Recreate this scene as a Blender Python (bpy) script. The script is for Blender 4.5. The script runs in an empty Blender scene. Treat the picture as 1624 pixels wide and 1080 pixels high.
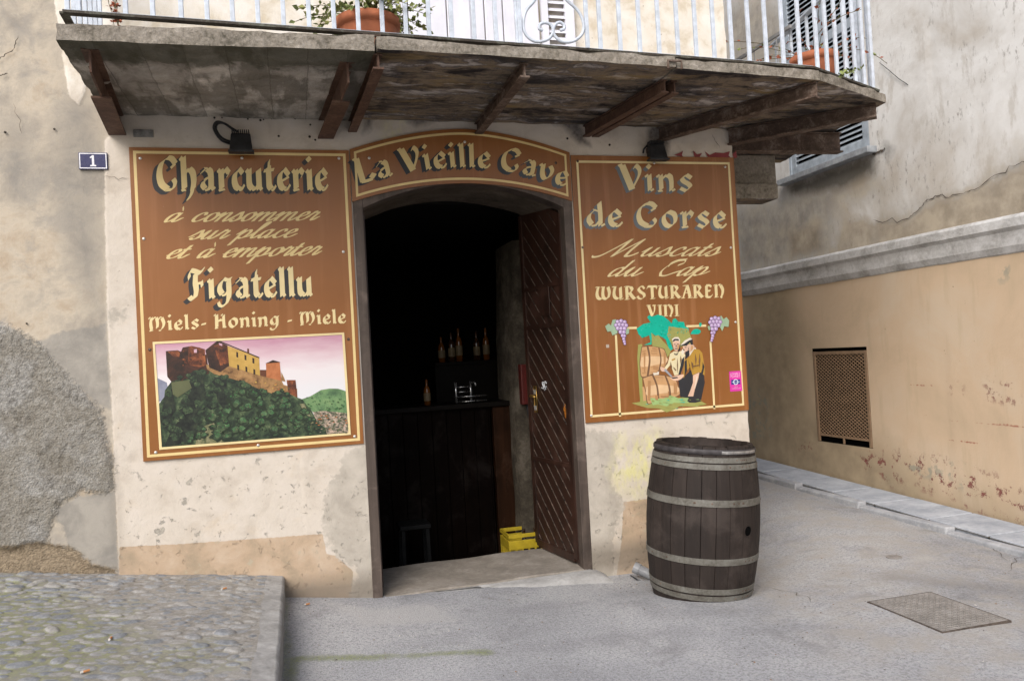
import bpy, bmesh, math, random
import numpy as np
from mathutils import Vector, Matrix, noise as mnoise
from mathutils.geometry import tessellate_polygon
random.seed(7); rng = np.random.default_rng(7)
sc = bpy.context.scene; COL = sc.collection
R = math.radians

# ---------------------------------------------------------------- camera, sky, sun, exposure
FPX, YAW, ROLL, PITCH = 1257., R(15.23), R(3.15), R(1.09)      # focal length in photo pixels (photo 1624 x 1080)
CAM = np.array([0., -5.6, 1.6])
_f = np.array([math.sin(YAW) * math.cos(PITCH), math.cos(YAW) * math.cos(PITCH), math.sin(PITCH)])
_r0 = np.array([math.cos(YAW), -math.sin(YAW), 0.])
_r = math.cos(ROLL) * _r0 - math.sin(ROLL) * np.cross(_r0, _f)
_u = np.cross(_r, _f)
cam = bpy.data.cameras.new('camera'); camo = bpy.data.objects.new('camera', cam); COL.objects.link(camo)
camo.matrix_world = Matrix(((_r[0], _u[0], -_f[0], CAM[0]), (_r[1], _u[1], -_f[1], CAM[1]), (_r[2], _u[2], -_f[2], CAM[2]), (0, 0, 0, 1)))
cam.sensor_width = 36.; cam.lens = 36. * FPX / 1624.; cam.clip_start = .05; cam.clip_end = 500.
sc.camera = camo

SUN_EL, SUN_AZ = R(40), R(216)          # azimuth clockwise from +Y: behind the viewer, to the left
w = bpy.data.worlds.new('World'); sc.world = w; w.use_nodes = True
nt = w.node_tree; bg = nt.nodes['Background']
sky = nt.nodes.new('ShaderNodeTexSky'); sky.sky_type = 'NISHITA'; sky.sun_disc = False
sky.sun_elevation = SUN_EL; sky.sun_rotation = SUN_AZ; sky.air_density = 1.0; sky.dust_density = 3.0; sky.ozone_density = .6
nt.links.new(sky.outputs[0], bg.inputs[0]); bg.inputs[1].default_value = .115
sl = bpy.data.lights.new('sun', 'SUN'); sl.energy = 1.75; sl.angle = R(40); sl.color = (1., .985, .975)
so = bpy.data.objects.new('sun', sl); COL.objects.link(so)
_sd = Vector((math.sin(SUN_AZ) * math.cos(SUN_EL), math.cos(SUN_AZ) * math.cos(SUN_EL), math.sin(SUN_EL)))
so.rotation_euler = _sd.to_track_quat('Z', 'Y').to_euler(); so.location = (0, -8, 9)
sc.view_settings.view_transform = 'Standard'; sc.view_settings.look = 'None'; sc.view_settings.gamma = 1.; sc.view_settings.exposure = .66
sc.cycles.max_bounces = 8; sc.cycles.diffuse_bounces = 4

# ---------------------------------------------------------------- photo pixel -> point on a real plane
def ray(px, py): return _f + (px - 812.) / FPX * _r - (py - 540.) / FPX * _u
def onY(px, py, Y=0.): d = ray(px, py); return CAM + (Y - CAM[1]) / d[1] * d
def onX(px, py, X): d = ray(px, py); return CAM + (X - CAM[0]) / d[0] * d
def onZ(px, py, Z=0.): d = ray(px, py); return CAM + (Z - CAM[2]) / d[2] * d
def XZ(pts): return [tuple(onY(*p)[[0, 2]]) for p in pts]
def YZ(pts, X=5.4): return [tuple(onX(p[0], p[1], X)[[1, 2]]) for p in pts]
def XY(pts, Z=0.): return [tuple(onZ(p[0], p[1], Z)[[0, 1]]) for p in pts]

# ---------------------------------------------------------------- objects and meshes
def tag(o, label=None, cat=None, group=None, kind=None):
    if label: o['label'] = label
    if cat: o['category'] = cat
    if group: o['group'] = group
    if kind: o['kind'] = kind
    return o
def thing(name, label, cat, loc=(0, 0, 0), group=None, rot=None):
    o = bpy.data.objects.new(name, None); COL.objects.link(o); o.location = loc; o.empty_display_size = .1
    if rot: o.rotation_euler = rot
    return tag(o, label, cat, group)
class MB:
    def __init__(s): s.v, s.f, s.m = [], [], []
    def add(s, V, F, mi=0):
        o = len(s.v); s.v += [tuple(map(float, p)) for p in V]; s.f += [[i + o for i in f] for f in F]; s.m += [mi] * len(F); return s
    def box(s, a, b, mi=0):
        (x0, y0, z0), (x1, y1, z1) = a, b
        return s.add([(x0,y0,z0),(x1,y0,z0),(x1,y1,z0),(x0,y1,z0),(x0,y0,z1),(x1,y0,z1),(x1,y1,z1),(x0,y1,z1)],
                     [(0,3,2,1),(4,5,6,7),(0,1,5,4),(1,2,6,5),(2,3,7,6),(3,0,4,7)], mi)
    def bar(s, p, q, w_, h_, up=(0, 0, 1), mi=0):
        p, q = Vector(p), Vector(q); d = (q - p).normalized(); a = d.cross(Vector(up)).normalized() * w_ / 2; b = a.cross(d).normalized() * h_ / 2
        V = [e + i * a + j * b for e in (p, q) for i, j in ((-1,-1),(1,-1),(1,1),(-1,1))]
        return s.add(V, [(0,1,2,3),(7,6,5,4),(0,4,5,1),(1,5,6,2),(2,6,7,3),(3,7,4,0)], mi)
    def tube(s, pts, r, n=8, mi=0, cap=True):
        P = [Vector(p) for p in pts]; rr = r if isinstance(r, (list, tuple)) else [r] * len(P)
        T = [(P[min(i+1, len(P)-1)] - P[max(i-1, 0)]).normalized() for i in range(len(P))]
        a = T[0].orthogonal().normalized(); V = []
        for i, p in enumerate(P):
            a = (a - T[i] * a.dot(T[i])).normalized(); b = T[i].cross(a)
            V += [p + rr[i] * (a * math.cos(2*math.pi*k/n) + b * math.sin(2*math.pi*k/n)) for k in range(n)]
        F = [(i*n+k, i*n+(k+1)%n, (i+1)*n+(k+1)%n, (i+1)*n+k) for i in range(len(P)-1) for k in range(n)]
        if cap: F += [tuple(range(n))[::-1], tuple(range((len(P)-1)*n, len(P)*n))]
        return s.add(V, F, mi)
    def lathe(s, prof, n=32, c=(0, 0, 0), mi=0, axis='z'):
        V = []
        for r_, z in prof:
            for k in range(n):
                x, y = r_ * math.cos(2*math.pi*k/n), r_ * math.sin(2*math.pi*k/n)
                V.append((c[0]+x, c[1]+y, c[2]+z) if axis == 'z' else (c[0]+x, c[1]-z, c[2]+y))
        F = [(i*n+k, i*n+(k+1)%n, (i+1)*n+(k+1)%n, (i+1)*n+k) for i in range(len(prof)-1) for k in range(n)]
        return s.add(V, F, mi)
    def prism(s, poly, fn, t0, t1, mi=0, sides=True):
        """poly in 2-D, fn(u, v, t) -> 3-D"""
        n = len(poly); tri = [t for t in tessellate_polygon([[Vector((u, v, 0)) for u, v in poly]])]
        V = [fn(u, v, t0) for u, v in poly] + [fn(u, v, t1) for u, v in poly]
        F = [tuple(t) for t in tri] + [tuple(i + n for i in t[::-1]) for t in tri]
        if sides: F += [(i, (i+1) % n, n + (i+1) % n, n + i) for i in range(n)]
        return s.add(V, F, mi)
    def build(s, name, mats, parent=None, smooth=False, bevel=0, seg=2, recalc=False):
        me = bpy.data.meshes.new(name); off = parent.location if parent else Vector((0, 0, 0))
        pp = parent
        while pp is not None and pp.parent is not None: pp = pp.parent; off = off + pp.location
        V = [(p[0]-off[0], p[1]-off[1], p[2]-off[2]) for p in s.v]
        me.from_pydata(V, [], s.f)
        for m in (mats if isinstance(mats, (list, tuple)) else [mats]): me.materials.append(m)
        me.polygons.foreach_set('material_index', s.m)
        if smooth: me.polygons.foreach_set('use_smooth', [True] * len(s.f))
        if recalc:
            b = bmesh.new(); b.from_mesh(me); bmesh.ops.recalc_face_normals(b, faces=b.faces); b.to_mesh(me); b.free()
        me.update()
        o = bpy.data.objects.new(name, me); COL.objects.link(o)
        if parent: o.parent = parent
        if bevel:
            md = o.modifiers.new('bevel', 'BEVEL'); md.width = bevel; md.segments = seg; md.limit_method = 'ANGLE'; md.angle_limit = R(40)
        return o
def copy_tree(o, parent=None):
    c = o.copy(); COL.objects.link(c)
    if parent: c.parent = parent
    for ch in list(o.children): copy_tree(ch, c)
    return c
def sdf_poly(P, poly):
    """signed distance, positive inside; P Nx2"""
    P = np.asarray(P); n = len(poly); d = np.full(len(P), 1e9); ins = np.zeros(len(P), bool); V = np.array(poly, float)
    for i in range(n):
        a, b = V[i], V[(i + 1) % n]; e = b - a; w_ = P - a
        t = np.clip((w_ @ e) / max(e @ e, 1e-12), 0, 1)[:, None]; d = np.minimum(d, ((w_ - t * e) ** 2).sum(1))
        c = ((a[1] > P[:, 1]) != (b[1] > P[:, 1]))
        with np.errstate(divide='ignore', invalid='ignore'):
            x = a[0] + (P[:, 1] - a[1]) * (b[0] - a[0]) / (b[1] - a[1])
        ins ^= c & (P[:, 0] < x)
    return np.where(ins, 1, -1) * np.sqrt(d)
def sdf_many(P, polys): return np.max([sdf_poly(P, q) for q in polys], 0)
def sdf_line(P, pts, wdt):
    P = np.asarray(P); d = np.full(len(P), 1e9); V = np.array(pts, float)
    for a, b in zip(V[:-1], V[1:]):
        e = b - a; t = np.clip(((P - a) @ e) / (e @ e), 0, 1)[:, None]; d = np.minimum(d, ((P - a - t * e) ** 2).sum(1))
    return wdt - np.sqrt(d)
def crackmesh(name, pts, wdt, fn, mat, parent=None, jag=.25, n=7):
    """a ragged thin dark strip along pts (2-D); fn(u, v) -> 3-D"""
    P = []
    for a, b in zip(pts[:-1], pts[1:]):
        a, b = np.array(a), np.array(b); L = np.linalg.norm(b - a); q = np.array([-(b-a)[1], (b-a)[0]]) / L
        for k in range(n): P.append(a + (b - a) * k / n + q * rng.normal(0, jag * L / n))
    P.append(np.array(pts[-1])); mb = MB(); V = []
    for i, p in enumerate(P):
        d = P[min(i+1, len(P)-1)] - P[max(i-1, 0)]; q = np.array([-d[1], d[0]]) / (np.linalg.norm(d) + 1e-9); w_ = wdt * rng.uniform(.25, 1.1) * (1 if 0 < i < len(P) - 1 else .1)
        V += [fn(*(p + q * w_)), fn(*(p - q * w_))]
    mb.add(V, [(2*i, 2*i+1, 2*i+3, 2*i+2) for i in range(len(P)-1)]); return mb.build(name, mat, parent)
_H = rng.random((257, 257))
def vnoise(x, y):
    x = np.asarray(x, float); y = np.asarray(y, float); i = np.floor(x).astype(int); j = np.floor(y).astype(int); u = x - i; v = y - j
    u = u*u*(3-2*u); v = v*v*(3-2*v); i %= 256; j %= 256
    return (_H[i,j]*(1-u)+_H[i+1,j]*u)*(1-v)+(_H[i,j+1]*(1-u)+_H[i+1,j+1]*u)*v
def fbm(x, y, o=4):
    s, a = 0, .5
    for k in range(o): s = s + a * vnoise(x * 2**k + 17.3*k, y * 2**k + 9.1*k); a *= .5
    return s / (1 - .5**o)
def gridmesh(name, us, vs, fn, mats, attrs, hole=None, parent=None, smooth=True, flip=False, face_mat=None):
    """us x vs grid; fn(U, V) -> Nx3 world; attrs: {name: values}; hole(uc, vc) -> bool drops cells"""
    us, vs = np.asarray(us), np.asarray(vs); U, V = np.meshgrid(us, vs, indexing='ij'); U = U.ravel(); V = V.ravel(); P = fn(U, V)
    nu, nv = len(us), len(vs); I, J = np.meshgrid(np.arange(nu-1), np.arange(nv-1), indexing='ij'); I = I.ravel(); J = J.ravel()
    uc = (us[I]+us[I+1])/2; vc = (vs[J]+vs[J+1])/2
    if hole is not None: k = ~hole(uc, vc); I, J, uc, vc = I[k], J[k], uc[k], vc[k]
    Q = np.stack([I*nv+J, (I+1)*nv+J, (I+1)*nv+J+1, I*nv+J+1], 1)
    if flip: Q = Q[:, ::-1]
    me = bpy.data.meshes.new(name); off = np.array(parent.location) if parent else np.zeros(3)
    P = P - off
    me.vertices.add(len(P)); me.vertices.foreach_set('co', P.astype(np.float32).ravel())
    me.loops.add(Q.size); me.loops.foreach_set('vertex_index', Q.astype(np.int32).ravel())
    me.polygons.add(len(Q)); me.polygons.foreach_set('loop_start', np.arange(0, Q.size, 4, dtype=np.int32))
    me.polygons.foreach_set('use_smooth', np.full(len(Q), smooth))
    for m in mats if isinstance(mats, (list, tuple)) else [mats]: me.materials.append(m)
    if face_mat is not None: me.polygons.foreach_set('material_index', face_mat(uc, vc).astype(np.int32))
    for n_, a in attrs.items():
        at = me.attributes.new(n_, 'FLOAT', 'POINT'); at.data.foreach_set('value', np.asarray(a, np.float32))
    me.update(calc_edges=True); me.validate()
    o = bpy.data.objects.new(name, me); COL.objects.link(o)
    if parent: o.parent = parent
    return o

# ---------------------------------------------------------------- procedural materials
class NT:
    def __init__(s, name):
        s.mat = bpy.data.materials.new(name); s.mat.use_nodes = True; s.t = s.mat.node_tree; s.b = s.t.nodes['Principled BSDF']
        s.co = s.t.nodes.new('ShaderNodeTexCoord').outputs['Object']
    def set(s, inp, v):
        if isinstance(v, bpy.types.NodeSocket): s.t.links.new(v, inp)
        elif isinstance(v, tuple) and len(v) == 3 and inp.type == 'RGBA': inp.default_value = (*v, 1)
        else: inp.default_value = v
    def noise(s, scale, detail=5, rough=.55, dist=0, vec=None, color=False):
        n = s.t.nodes.new('ShaderNodeTexNoise'); s.set(n.inputs['Vector'], vec if vec is not None else s.co)
        n.inputs['Scale'].default_value = scale; n.inputs['Detail'].default_value = detail; n.inputs['Roughness'].default_value = rough; n.inputs['Distortion'].default_value = dist
        return n.outputs['Color' if color else 'Fac']
    def vor(s, scale, feature='F1', out='Distance', vec=None, rand=1):
        n = s.t.nodes.new('ShaderNodeTexVoronoi'); n.feature = feature; s.set(n.inputs['Vector'], vec if vec is not None else s.co)
        n.inputs['Scale'].default_value = scale; n.inputs['Randomness'].default_value = rand; return n.outputs[out]
    def wave(s, scale, dist=0, axis='X', vec=None, detail=2):
        n = s.t.nodes.new('ShaderNodeTexWave'); n.bands_direction = axis; s.set(n.inputs['Vector'], vec if vec is not None else s.co)
        n.inputs['Scale'].default_value = scale; n.inputs['Distortion'].default_value = dist; n.inputs['Detail'].default_value = detail; return n.outputs['Fac']
    def scale(s, v, vec=None):
        n = s.t.nodes.new('ShaderNodeMapping'); s.set(n.inputs['Vector'], vec if vec is not None else s.co); n.inputs['Scale'].default_value = v; return n.outputs[0]
    def ramp(s, fac, stops, interp='LINEAR'):
        n = s.t.nodes.new('ShaderNodeValToRGB'); e = n.color_ramp.elements; n.color_ramp.interpolation = interp
        while len(e) < len(stops): e.new(.5)
        for k, (p, c) in zip(e, stops):
            k.position = p; k.color = (*c, 1) if isinstance(c, tuple) else (c, c, c, 1)
        s.set(n.inputs[0], fac); return n.outputs[0]
    def mix(s, fac, a, b, mode='MIX'):
        n = s.t.nodes.new('ShaderNodeMix'); n.data_type = 'RGBA'; n.blend_type = mode; n.clamp_factor = True
        s.set(n.inputs[0], fac); s.set(n.inputs[6], a); s.set(n.inputs[7], b); return n.outputs[2]
    def math(s, op, a, b=0., clamp=False):
        n = s.t.nodes.new('ShaderNodeMath'); n.operation = op; n.use_clamp = clamp; s.set(n.inputs[0], a); s.set(n.inputs[1], b); return n.outputs[0]
    def attr(s, name):
        n = s.t.nodes.new('ShaderNodeAttribute'); n.attribute_name = name; return n.outputs['Fac']
    def mask(s, name, nz, amp=.06, soft=.015):
        d = s.math('ADD', s.attr(name), s.math('MULTIPLY', s.math('SUBTRACT', nz, .5), amp)); return s.math('ADD', s.math('DIVIDE', d, soft), .5, clamp=True)
    def sep(s, ax): 
        n = s.t.nodes.new('ShaderNodeSeparateXYZ'); s.set(n.inputs[0], s.co); return n.outputs[ax]
    def bump(s, h, strength=.5, dist=.01):
        n = s.t.nodes.new('ShaderNodeBump'); n.inputs['Strength'].default_value = strength; n.inputs['Distance'].default_value = dist
        s.set(n.inputs['Height'], h); s.t.links.new(n.outputs[0], s.b.inputs['Normal'])
    def done(s, col, rough=.8, metal=0., spec=.3, coat=0.):
        s.set(s.b.inputs['Base Color'], col); s.set(s.b.inputs['Roughness'], rough); s.set(s.b.inputs['Metallic'], metal); s.b.inputs['Specular IOR Level'].default_value = spec
        if coat: s.b.inputs['Coat Weight'].default_value = coat; s.b.inputs['Coat Roughness'].default_value = .115
        return s.mat
_pc = {}
def plain(name, c, rough=.6, metal=0., var=.12, scale=14., spec=.35, bump=0., coat=0.):
    """a single colour with a little uneven wear"""
    if name in _pc: return _pc[name]
    m = NT(name); n = m.noise(scale, 6, .6)
    lo = tuple(max(0, x * (1 - var * 1.6)) for x in c); hi = tuple(min(1, x * (1 + var)) for x in c)
    if bump: m.bump(n, bump, .004)
    _pc[name] = m.done(m.ramp(n, [(.32, lo), (.66, hi)]), m.ramp(m.noise(scale * 2.3, 3), [(.3, max(.05, rough - .1)), (.7, min(1, rough + .1))]), metal, spec, coat)
    return _pc[name]
def paint(c, rough=.45):
    key = 'paint %.2f %.2f %.2f' % c; return plain(key, c, rough, var=.07, scale=9)
# ---------------------------------------------------------------- lettering: broad-nib strokes -> one union outline
def cr(pts, n=10):
    """Catmull-Rom through pts"""
    P = np.array(pts, float)
    if len(P) < 3: 
        t = np.linspace(0, 1, n * (len(P) - 1) + 1)[:, None]
        return P[0] * (1 - t) + P[-1] * t
    Q = np.vstack([2 * P[0] - P[1], P, 2 * P[-1] - P[-2]])
    out = []
    for i in range(1, len(Q) - 2):
        t = np.linspace(0, 1, n, endpoint=False)[:, None]
        a, b, c, d = Q[i-1], Q[i], Q[i+1], Q[i+2]
        out.append(.5 * ((2*b) + (c-a)*t + (2*a-5*b+4*c-d)*t*t + (3*b-a-3*c+d)*t**3))
    out.append(P[-1:])
    return np.vstack(out)

# glyph: (advance, [stroke, ...]); stroke = list of pen points, optional leading dict(w=, a=)
N40 = dict(w=.31, a=38); HL = dict(w=.085, a=118)
B = {  # blackletter; x-height 1, pen centre coordinates
 'i': (.52, [[(.25,.88),(.25,.12)], [HL,(.06,.80),(.2,.92)], [HL,(.28,.06),(.42,.15)], [dict(w=.25,a=45),(.19,1.43),(.31,1.31)]]),
 'n': (1.0, [[(.25,.88),(.25,.12)], [HL,(.06,.80),(.2,.92)], [HL,(.3,.70),(.52,.92)], [(.56,.93),(.70,.80),(.73,.5),(.71,.12)], [HL,(.74,.06),(.88,.15)], [HL,(.10,.03),(.3,.06)]]),
 'r': (.76, [[(.25,.88),(.25,.12)], [HL,(.06,.80),(.2,.92)], [HL,(.3,.68),(.50,.90)], [dict(w=.26,a=48),(.50,.95),(.66,.78)], [dict(w=.10,a=60),(.66,.74),(.56,.62)], [HL,(.10,.03),(.40,.09)]]),
 'u': (1.0, [[(.22,.90),(.2,.5),(.23,.24),(.36,.11)], [HL,(.36,.05),(.52,.12),(.68,.30)], [(.73,.90),(.73,.12)], [HL,(.76,.06),(.90,.15)], [HL,(.04,.80),(.18,.93)]]),
 'a': (.94, [[dict(w=.24,a=40),(.20,.78),(.36,.92)], [HL,(.34,.95),(.5,.95)], [(.50,.92),(.63,.80),(.65,.5),(.63,.12)], [HL,(.66,.06),(.84,.17)], [HL,(.60,.58),(.44,.54),(.30,.46)], [dict(w=.27,a=40),(.26,.42),(.20,.27),(.32,.12)], [HL,(.32,.04),(.46,.09),(.58,.24)]]),
 'c': (.76, [[(.44,.90),(.23,.72),(.18,.42),(.27,.18),(.42,.10)], [dict(w=.25,a=50),(.46,.94),(.63,.76)], [HL,(.42,.04),(.56,.10),(.70,.27)]]),
 'e': (.82, [[(.43,.91),(.23,.72),(.18,.42),(.27,.18),(.42,.10)], [dict(w=.25,a=50),(.46,.94),(.68,.70)], [HL,(.68,.62),(.44,.50),(.24,.42)], [HL,(.42,.04),(.58,.10),(.74,.28)]]),
 't': (.68, [[(.28,1.02),(.27,.5),(.28,.24),(.38,.11)], [dict(w=.2,a=60),(.33,1.28),(.29,1.0)], [dict(w=.16,a=70),(.04,.86),(.3,.88),(.56,.92)], [HL,(.40,.04),(.52,.10),(.64,.24)]]),
 'h': (1.0, [[(.25,1.38),(.25,.12)], [HL,(.06,1.28),(.2,1.42)], [HL,(.3,.70),(.50,.92)], [(.54,.93),(.70,.78),(.75,.45),(.68,.1)], [dict(w=.22,a=40),(.68,.12),(.58,-.12),(.42,-.32)], [HL,(.10,.03),(.3,.06)]]),
 'g': (.96, [[(.42,.90),(.24,.72),(.18,.45),(.30,.24)], [HL,(.30,.16),(.48,.22),(.62,.40)], [dict(w=.2,a=50),(.44,.94),(.62,.88),(.82,.95)], [(.68,.84),(.68,.3),(.64,0.0)], [dict(w=.26,a=40),(.64,.02),(.48,-.24),(.3,-.30)], [dict(w=.16,a=40),(.3,-.34),(.14,-.28),(.08,-.14)]]),
 'l': (.52, [[(.25,1.38),(.25,.12)], [HL,(.08,1.30),(.2,1.43)], [HL,(.28,.06),(.42,.15)]]),
 'o': (.94, [[(.44,.92),(.23,.74),(.18,.42),(.30,.16),(.48,.08)], [(.46,.92),(.68,.80),(.75,.55),(.68,.26),(.48,.08)]]),
 's': (.80, [[dict(w=.24,a=48),(.46,.94),(.66,.78)], [dict(w=.28,a=38),(.42,.90),(.23,.76),(.32,.58),(.52,.44),(.60,.27),(.42,.11)], [dict(w=.2,a=48),(.38,.06),(.14,.20)]]),
 'd': (.98, [[(.44,.88),(.24,.68),(.18,.40),(.30,.14)], [HL,(.30,.05),(.48,.10),(.62,.28)], [(.70,1.34),(.72,.7),(.70,.12)], [HL,(.74,.06),(.90,.17)], [HL,(.42,.95),(.62,.88)]]),
 'v': (.92, [[(.20,.92),(.22,.5),(.30,.24),(.44,.09)], [HL,(.02,.80),(.16,.95)], [dict(w=.26,a=40),(.58,.95),(.74,.72),(.68,.36),(.46,.08)]]),
 '-': (.62, [[dict(w=.16,a=70),(.12,.44),(.48,.52)]]),
 'C': (1.20, [[dict(w=.33,a=38),(.62,1.34),(.34,1.16),(.20,.74),(.28,.32),(.56,.10)], [dict(w=.22,a=40),(.56,.06),(.84,.10),(.98,.34),(.90,.50)], [dict(w=.28,a=48),(.66,1.38),(.86,1.34),(1.04,1.14)], [HL,(1.02,1.12),(.80,.96)]]),
 'F': (1.0, [[dict(w=.26,a=60),(.08,1.16),(.2,1.34),(.45,1.30),(.66,1.24),(.88,1.40)], [(.44,1.20),(.40,.8),(.44,.45),(.36,.12)], [dict(w=.26,a=40),(.36,.1),(.2,.03),(.06,.14)], [dict(w=.14,a=70),(.46,.72),(.72,.78)], [dict(w=.18,a=50),(.74,.84),(.76,.62)],[dict(w=.24,a=60),(.08,1.16),(.1,1.0)]]),
 'V': (1.14, [[dict(w=.36,a=20),(.20,1.40),(.58,.12)], [HL,(.02,1.38),(.2,1.46)], [dict(w=.25,a=40),(.62,.20),(.92,.86),(.96,1.2),(.82,1.42)], [dict(w=.2,a=60),(.82,1.42),(.72,1.30)]]),
 'L': (1.0, [[dict(w=.33,a=20),(.28,1.38),(.27,.12)], [HL,(.08,1.38),(.3,1.46)], [dict(w=.16,a=70),(.2,.09),(.5,.08),(.8,.12)], [dict(w=.30,a=42),(.74,.36),(.94,.22)]]),
 'M': (1.46, [[(.27,1.22),(.20,.7),(.25,.12)], [HL,(.04,1.14),(.2,1.30)], [HL,(.3,1.0),(.5,1.24),(.64,1.28)], [dict(w=.30,a=38),(.68,1.22),(.74,.7),(.70,.3)], [HL,(.78,1.0),(.96,1.26),(1.08,1.28)], [(1.10,1.20),(1.24,.7),(1.14,.3),(.98,.10)], [HL,(.98,.05),(.82,.03)],[HL,(.08,.0),(.36,.09)]]),
 'H': (1.14, [[dict(w=.33,a=30),(.26,1.28),(.24,.12)], [HL,(.04,1.22),(.2,1.36)], [HL,(.34,.70),(.64,.90)], [(.84,1.24),(.82,.8),(.84,.12)], [dict(w=.12,a=75),(.3,.68),(.8,.80)], [HL,(.62,1.20),(.78,1.36)], [HL,(.86,.06),(1.02,.16)],[HL,(.08,.0),(.34,.07)]]),
}
U = {  # uncial capitals, cap height 1
 'W': (1.22, [[(.22,.90),(.12,.5),(.18,.22),(.34,.12)], [dict(w=.13,a=40),(.34,.08),(.5,.2),(.58,.4)], [(.60,.92),(.54,.5),(.58,.22),(.74,.12)], [dict(w=.13,a=40),(.74,.08),(.9,.2)], [(.92,.2),(1.02,.55),(.94,.94)], [dict(w=.14,a=20),(.08,.95),(.28,.94)], [dict(w=.14,a=20),(.46,.95),(.66,.94)]]),
 'U': (.86, [[(.22,.90),(.13,.5),(.18,.24),(.34,.12)], [dict(w=.13,a=40),(.34,.08),(.5,.18),(.6,.34)], [(.62,.90),(.62,.14)], [dict(w=.13,a=30),(.58,.06),(.78,.12)], [dict(w=.14,a=20),(.06,.95),(.28,.94)]]),
 'R': (.90, [[(.22,.92),(.22,.12)], [dict(w=.13,a=20),(.08,.95),(.3,.96),(.5,.92)], [(.52,.90),(.62,.74),(.5,.56)], [dict(w=.13,a=20),(.5,.53),(.3,.5)], [(.42,.5),(.6,.26),(.74,.1)], [dict(w=.13,a=30),(.74,.07),(.88,.16)], [dict(w=.13,a=20),(.08,.06),(.34,.07)]]),
 'S': (.78, [[dict(w=.14,a=30),(.62,.78),(.5,.94),(.34,.93)], [dict(w=.22,a=30),(.32,.92),(.2,.74),(.36,.54),(.56,.40),(.58,.2),(.4,.08)], [dict(w=.15,a=30),(.4,.07),(.2,.1),(.1,.26)]]),
 'T': (.84, [[dict(w=.16,a=60),(.06,.80),(.12,.92),(.42,.92),(.72,.92),(.78,.80)], [(.42,.9),(.42,.12)], [dict(w=.13,a=20),(.28,.06),(.58,.08)]]),
 'A': (.86, [[dict(w=.13,a=20),(.46,.9),(.3,.5),(.14,.1)], [(.5,.92),(.6,.5),(.66,.12)], [dict(w=.13,a=10),(.24,.42),(.6,.42)], [dict(w=.15,a=20),(.2,.93),(.5,.95)], [dict(w=.13,a=20),(.02,.06),(.24,.07)], [dict(w=.13,a=20),(.54,.06),(.82,.08)]]),
 'E': (.74, [[(.22,.92),(.2,.12)], [dict(w=.15,a=60),(.2,.92),(.46,.92),(.6,.82)], [dict(w=.14,a=60),(.22,.52),(.5,.54)], [dict(w=.15,a=60),(.2,.09),(.48,.09),(.64,.22)]]),
 'N': (.90, [[(.22,.92),(.22,.12)], [dict(w=.14,a=30),(.06,.92),(.2,.95)], [dict(w=.15,a=40),(.24,.78),(.44,.95),(.56,.93)], [(.60,.90),(.74,.6),(.70,.3),(.60,.1)], [dict(w=.13,a=60),(.56,.10),(.66,.03)], [dict(w=.13,a=20),(.1,.06),(.34,.07)]]),
 'V': (.86, [[(.18,.92),(.42,.12)], [dict(w=.14,a=20),(.04,.95),(.3,.95)], [dict(w=.15,a=40),(.44,.1),(.62,.5),(.66,.88)], [dict(w=.14,a=30),(.52,.95),(.72,.92)]]),
 'I': (.44, [[(.22,.92),(.22,.1)], [dict(w=.13,a=20),(.06,.94),(.36,.96)], [dict(w=.13,a=20),(.06,.05),(.38,.07)]]),
}
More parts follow.
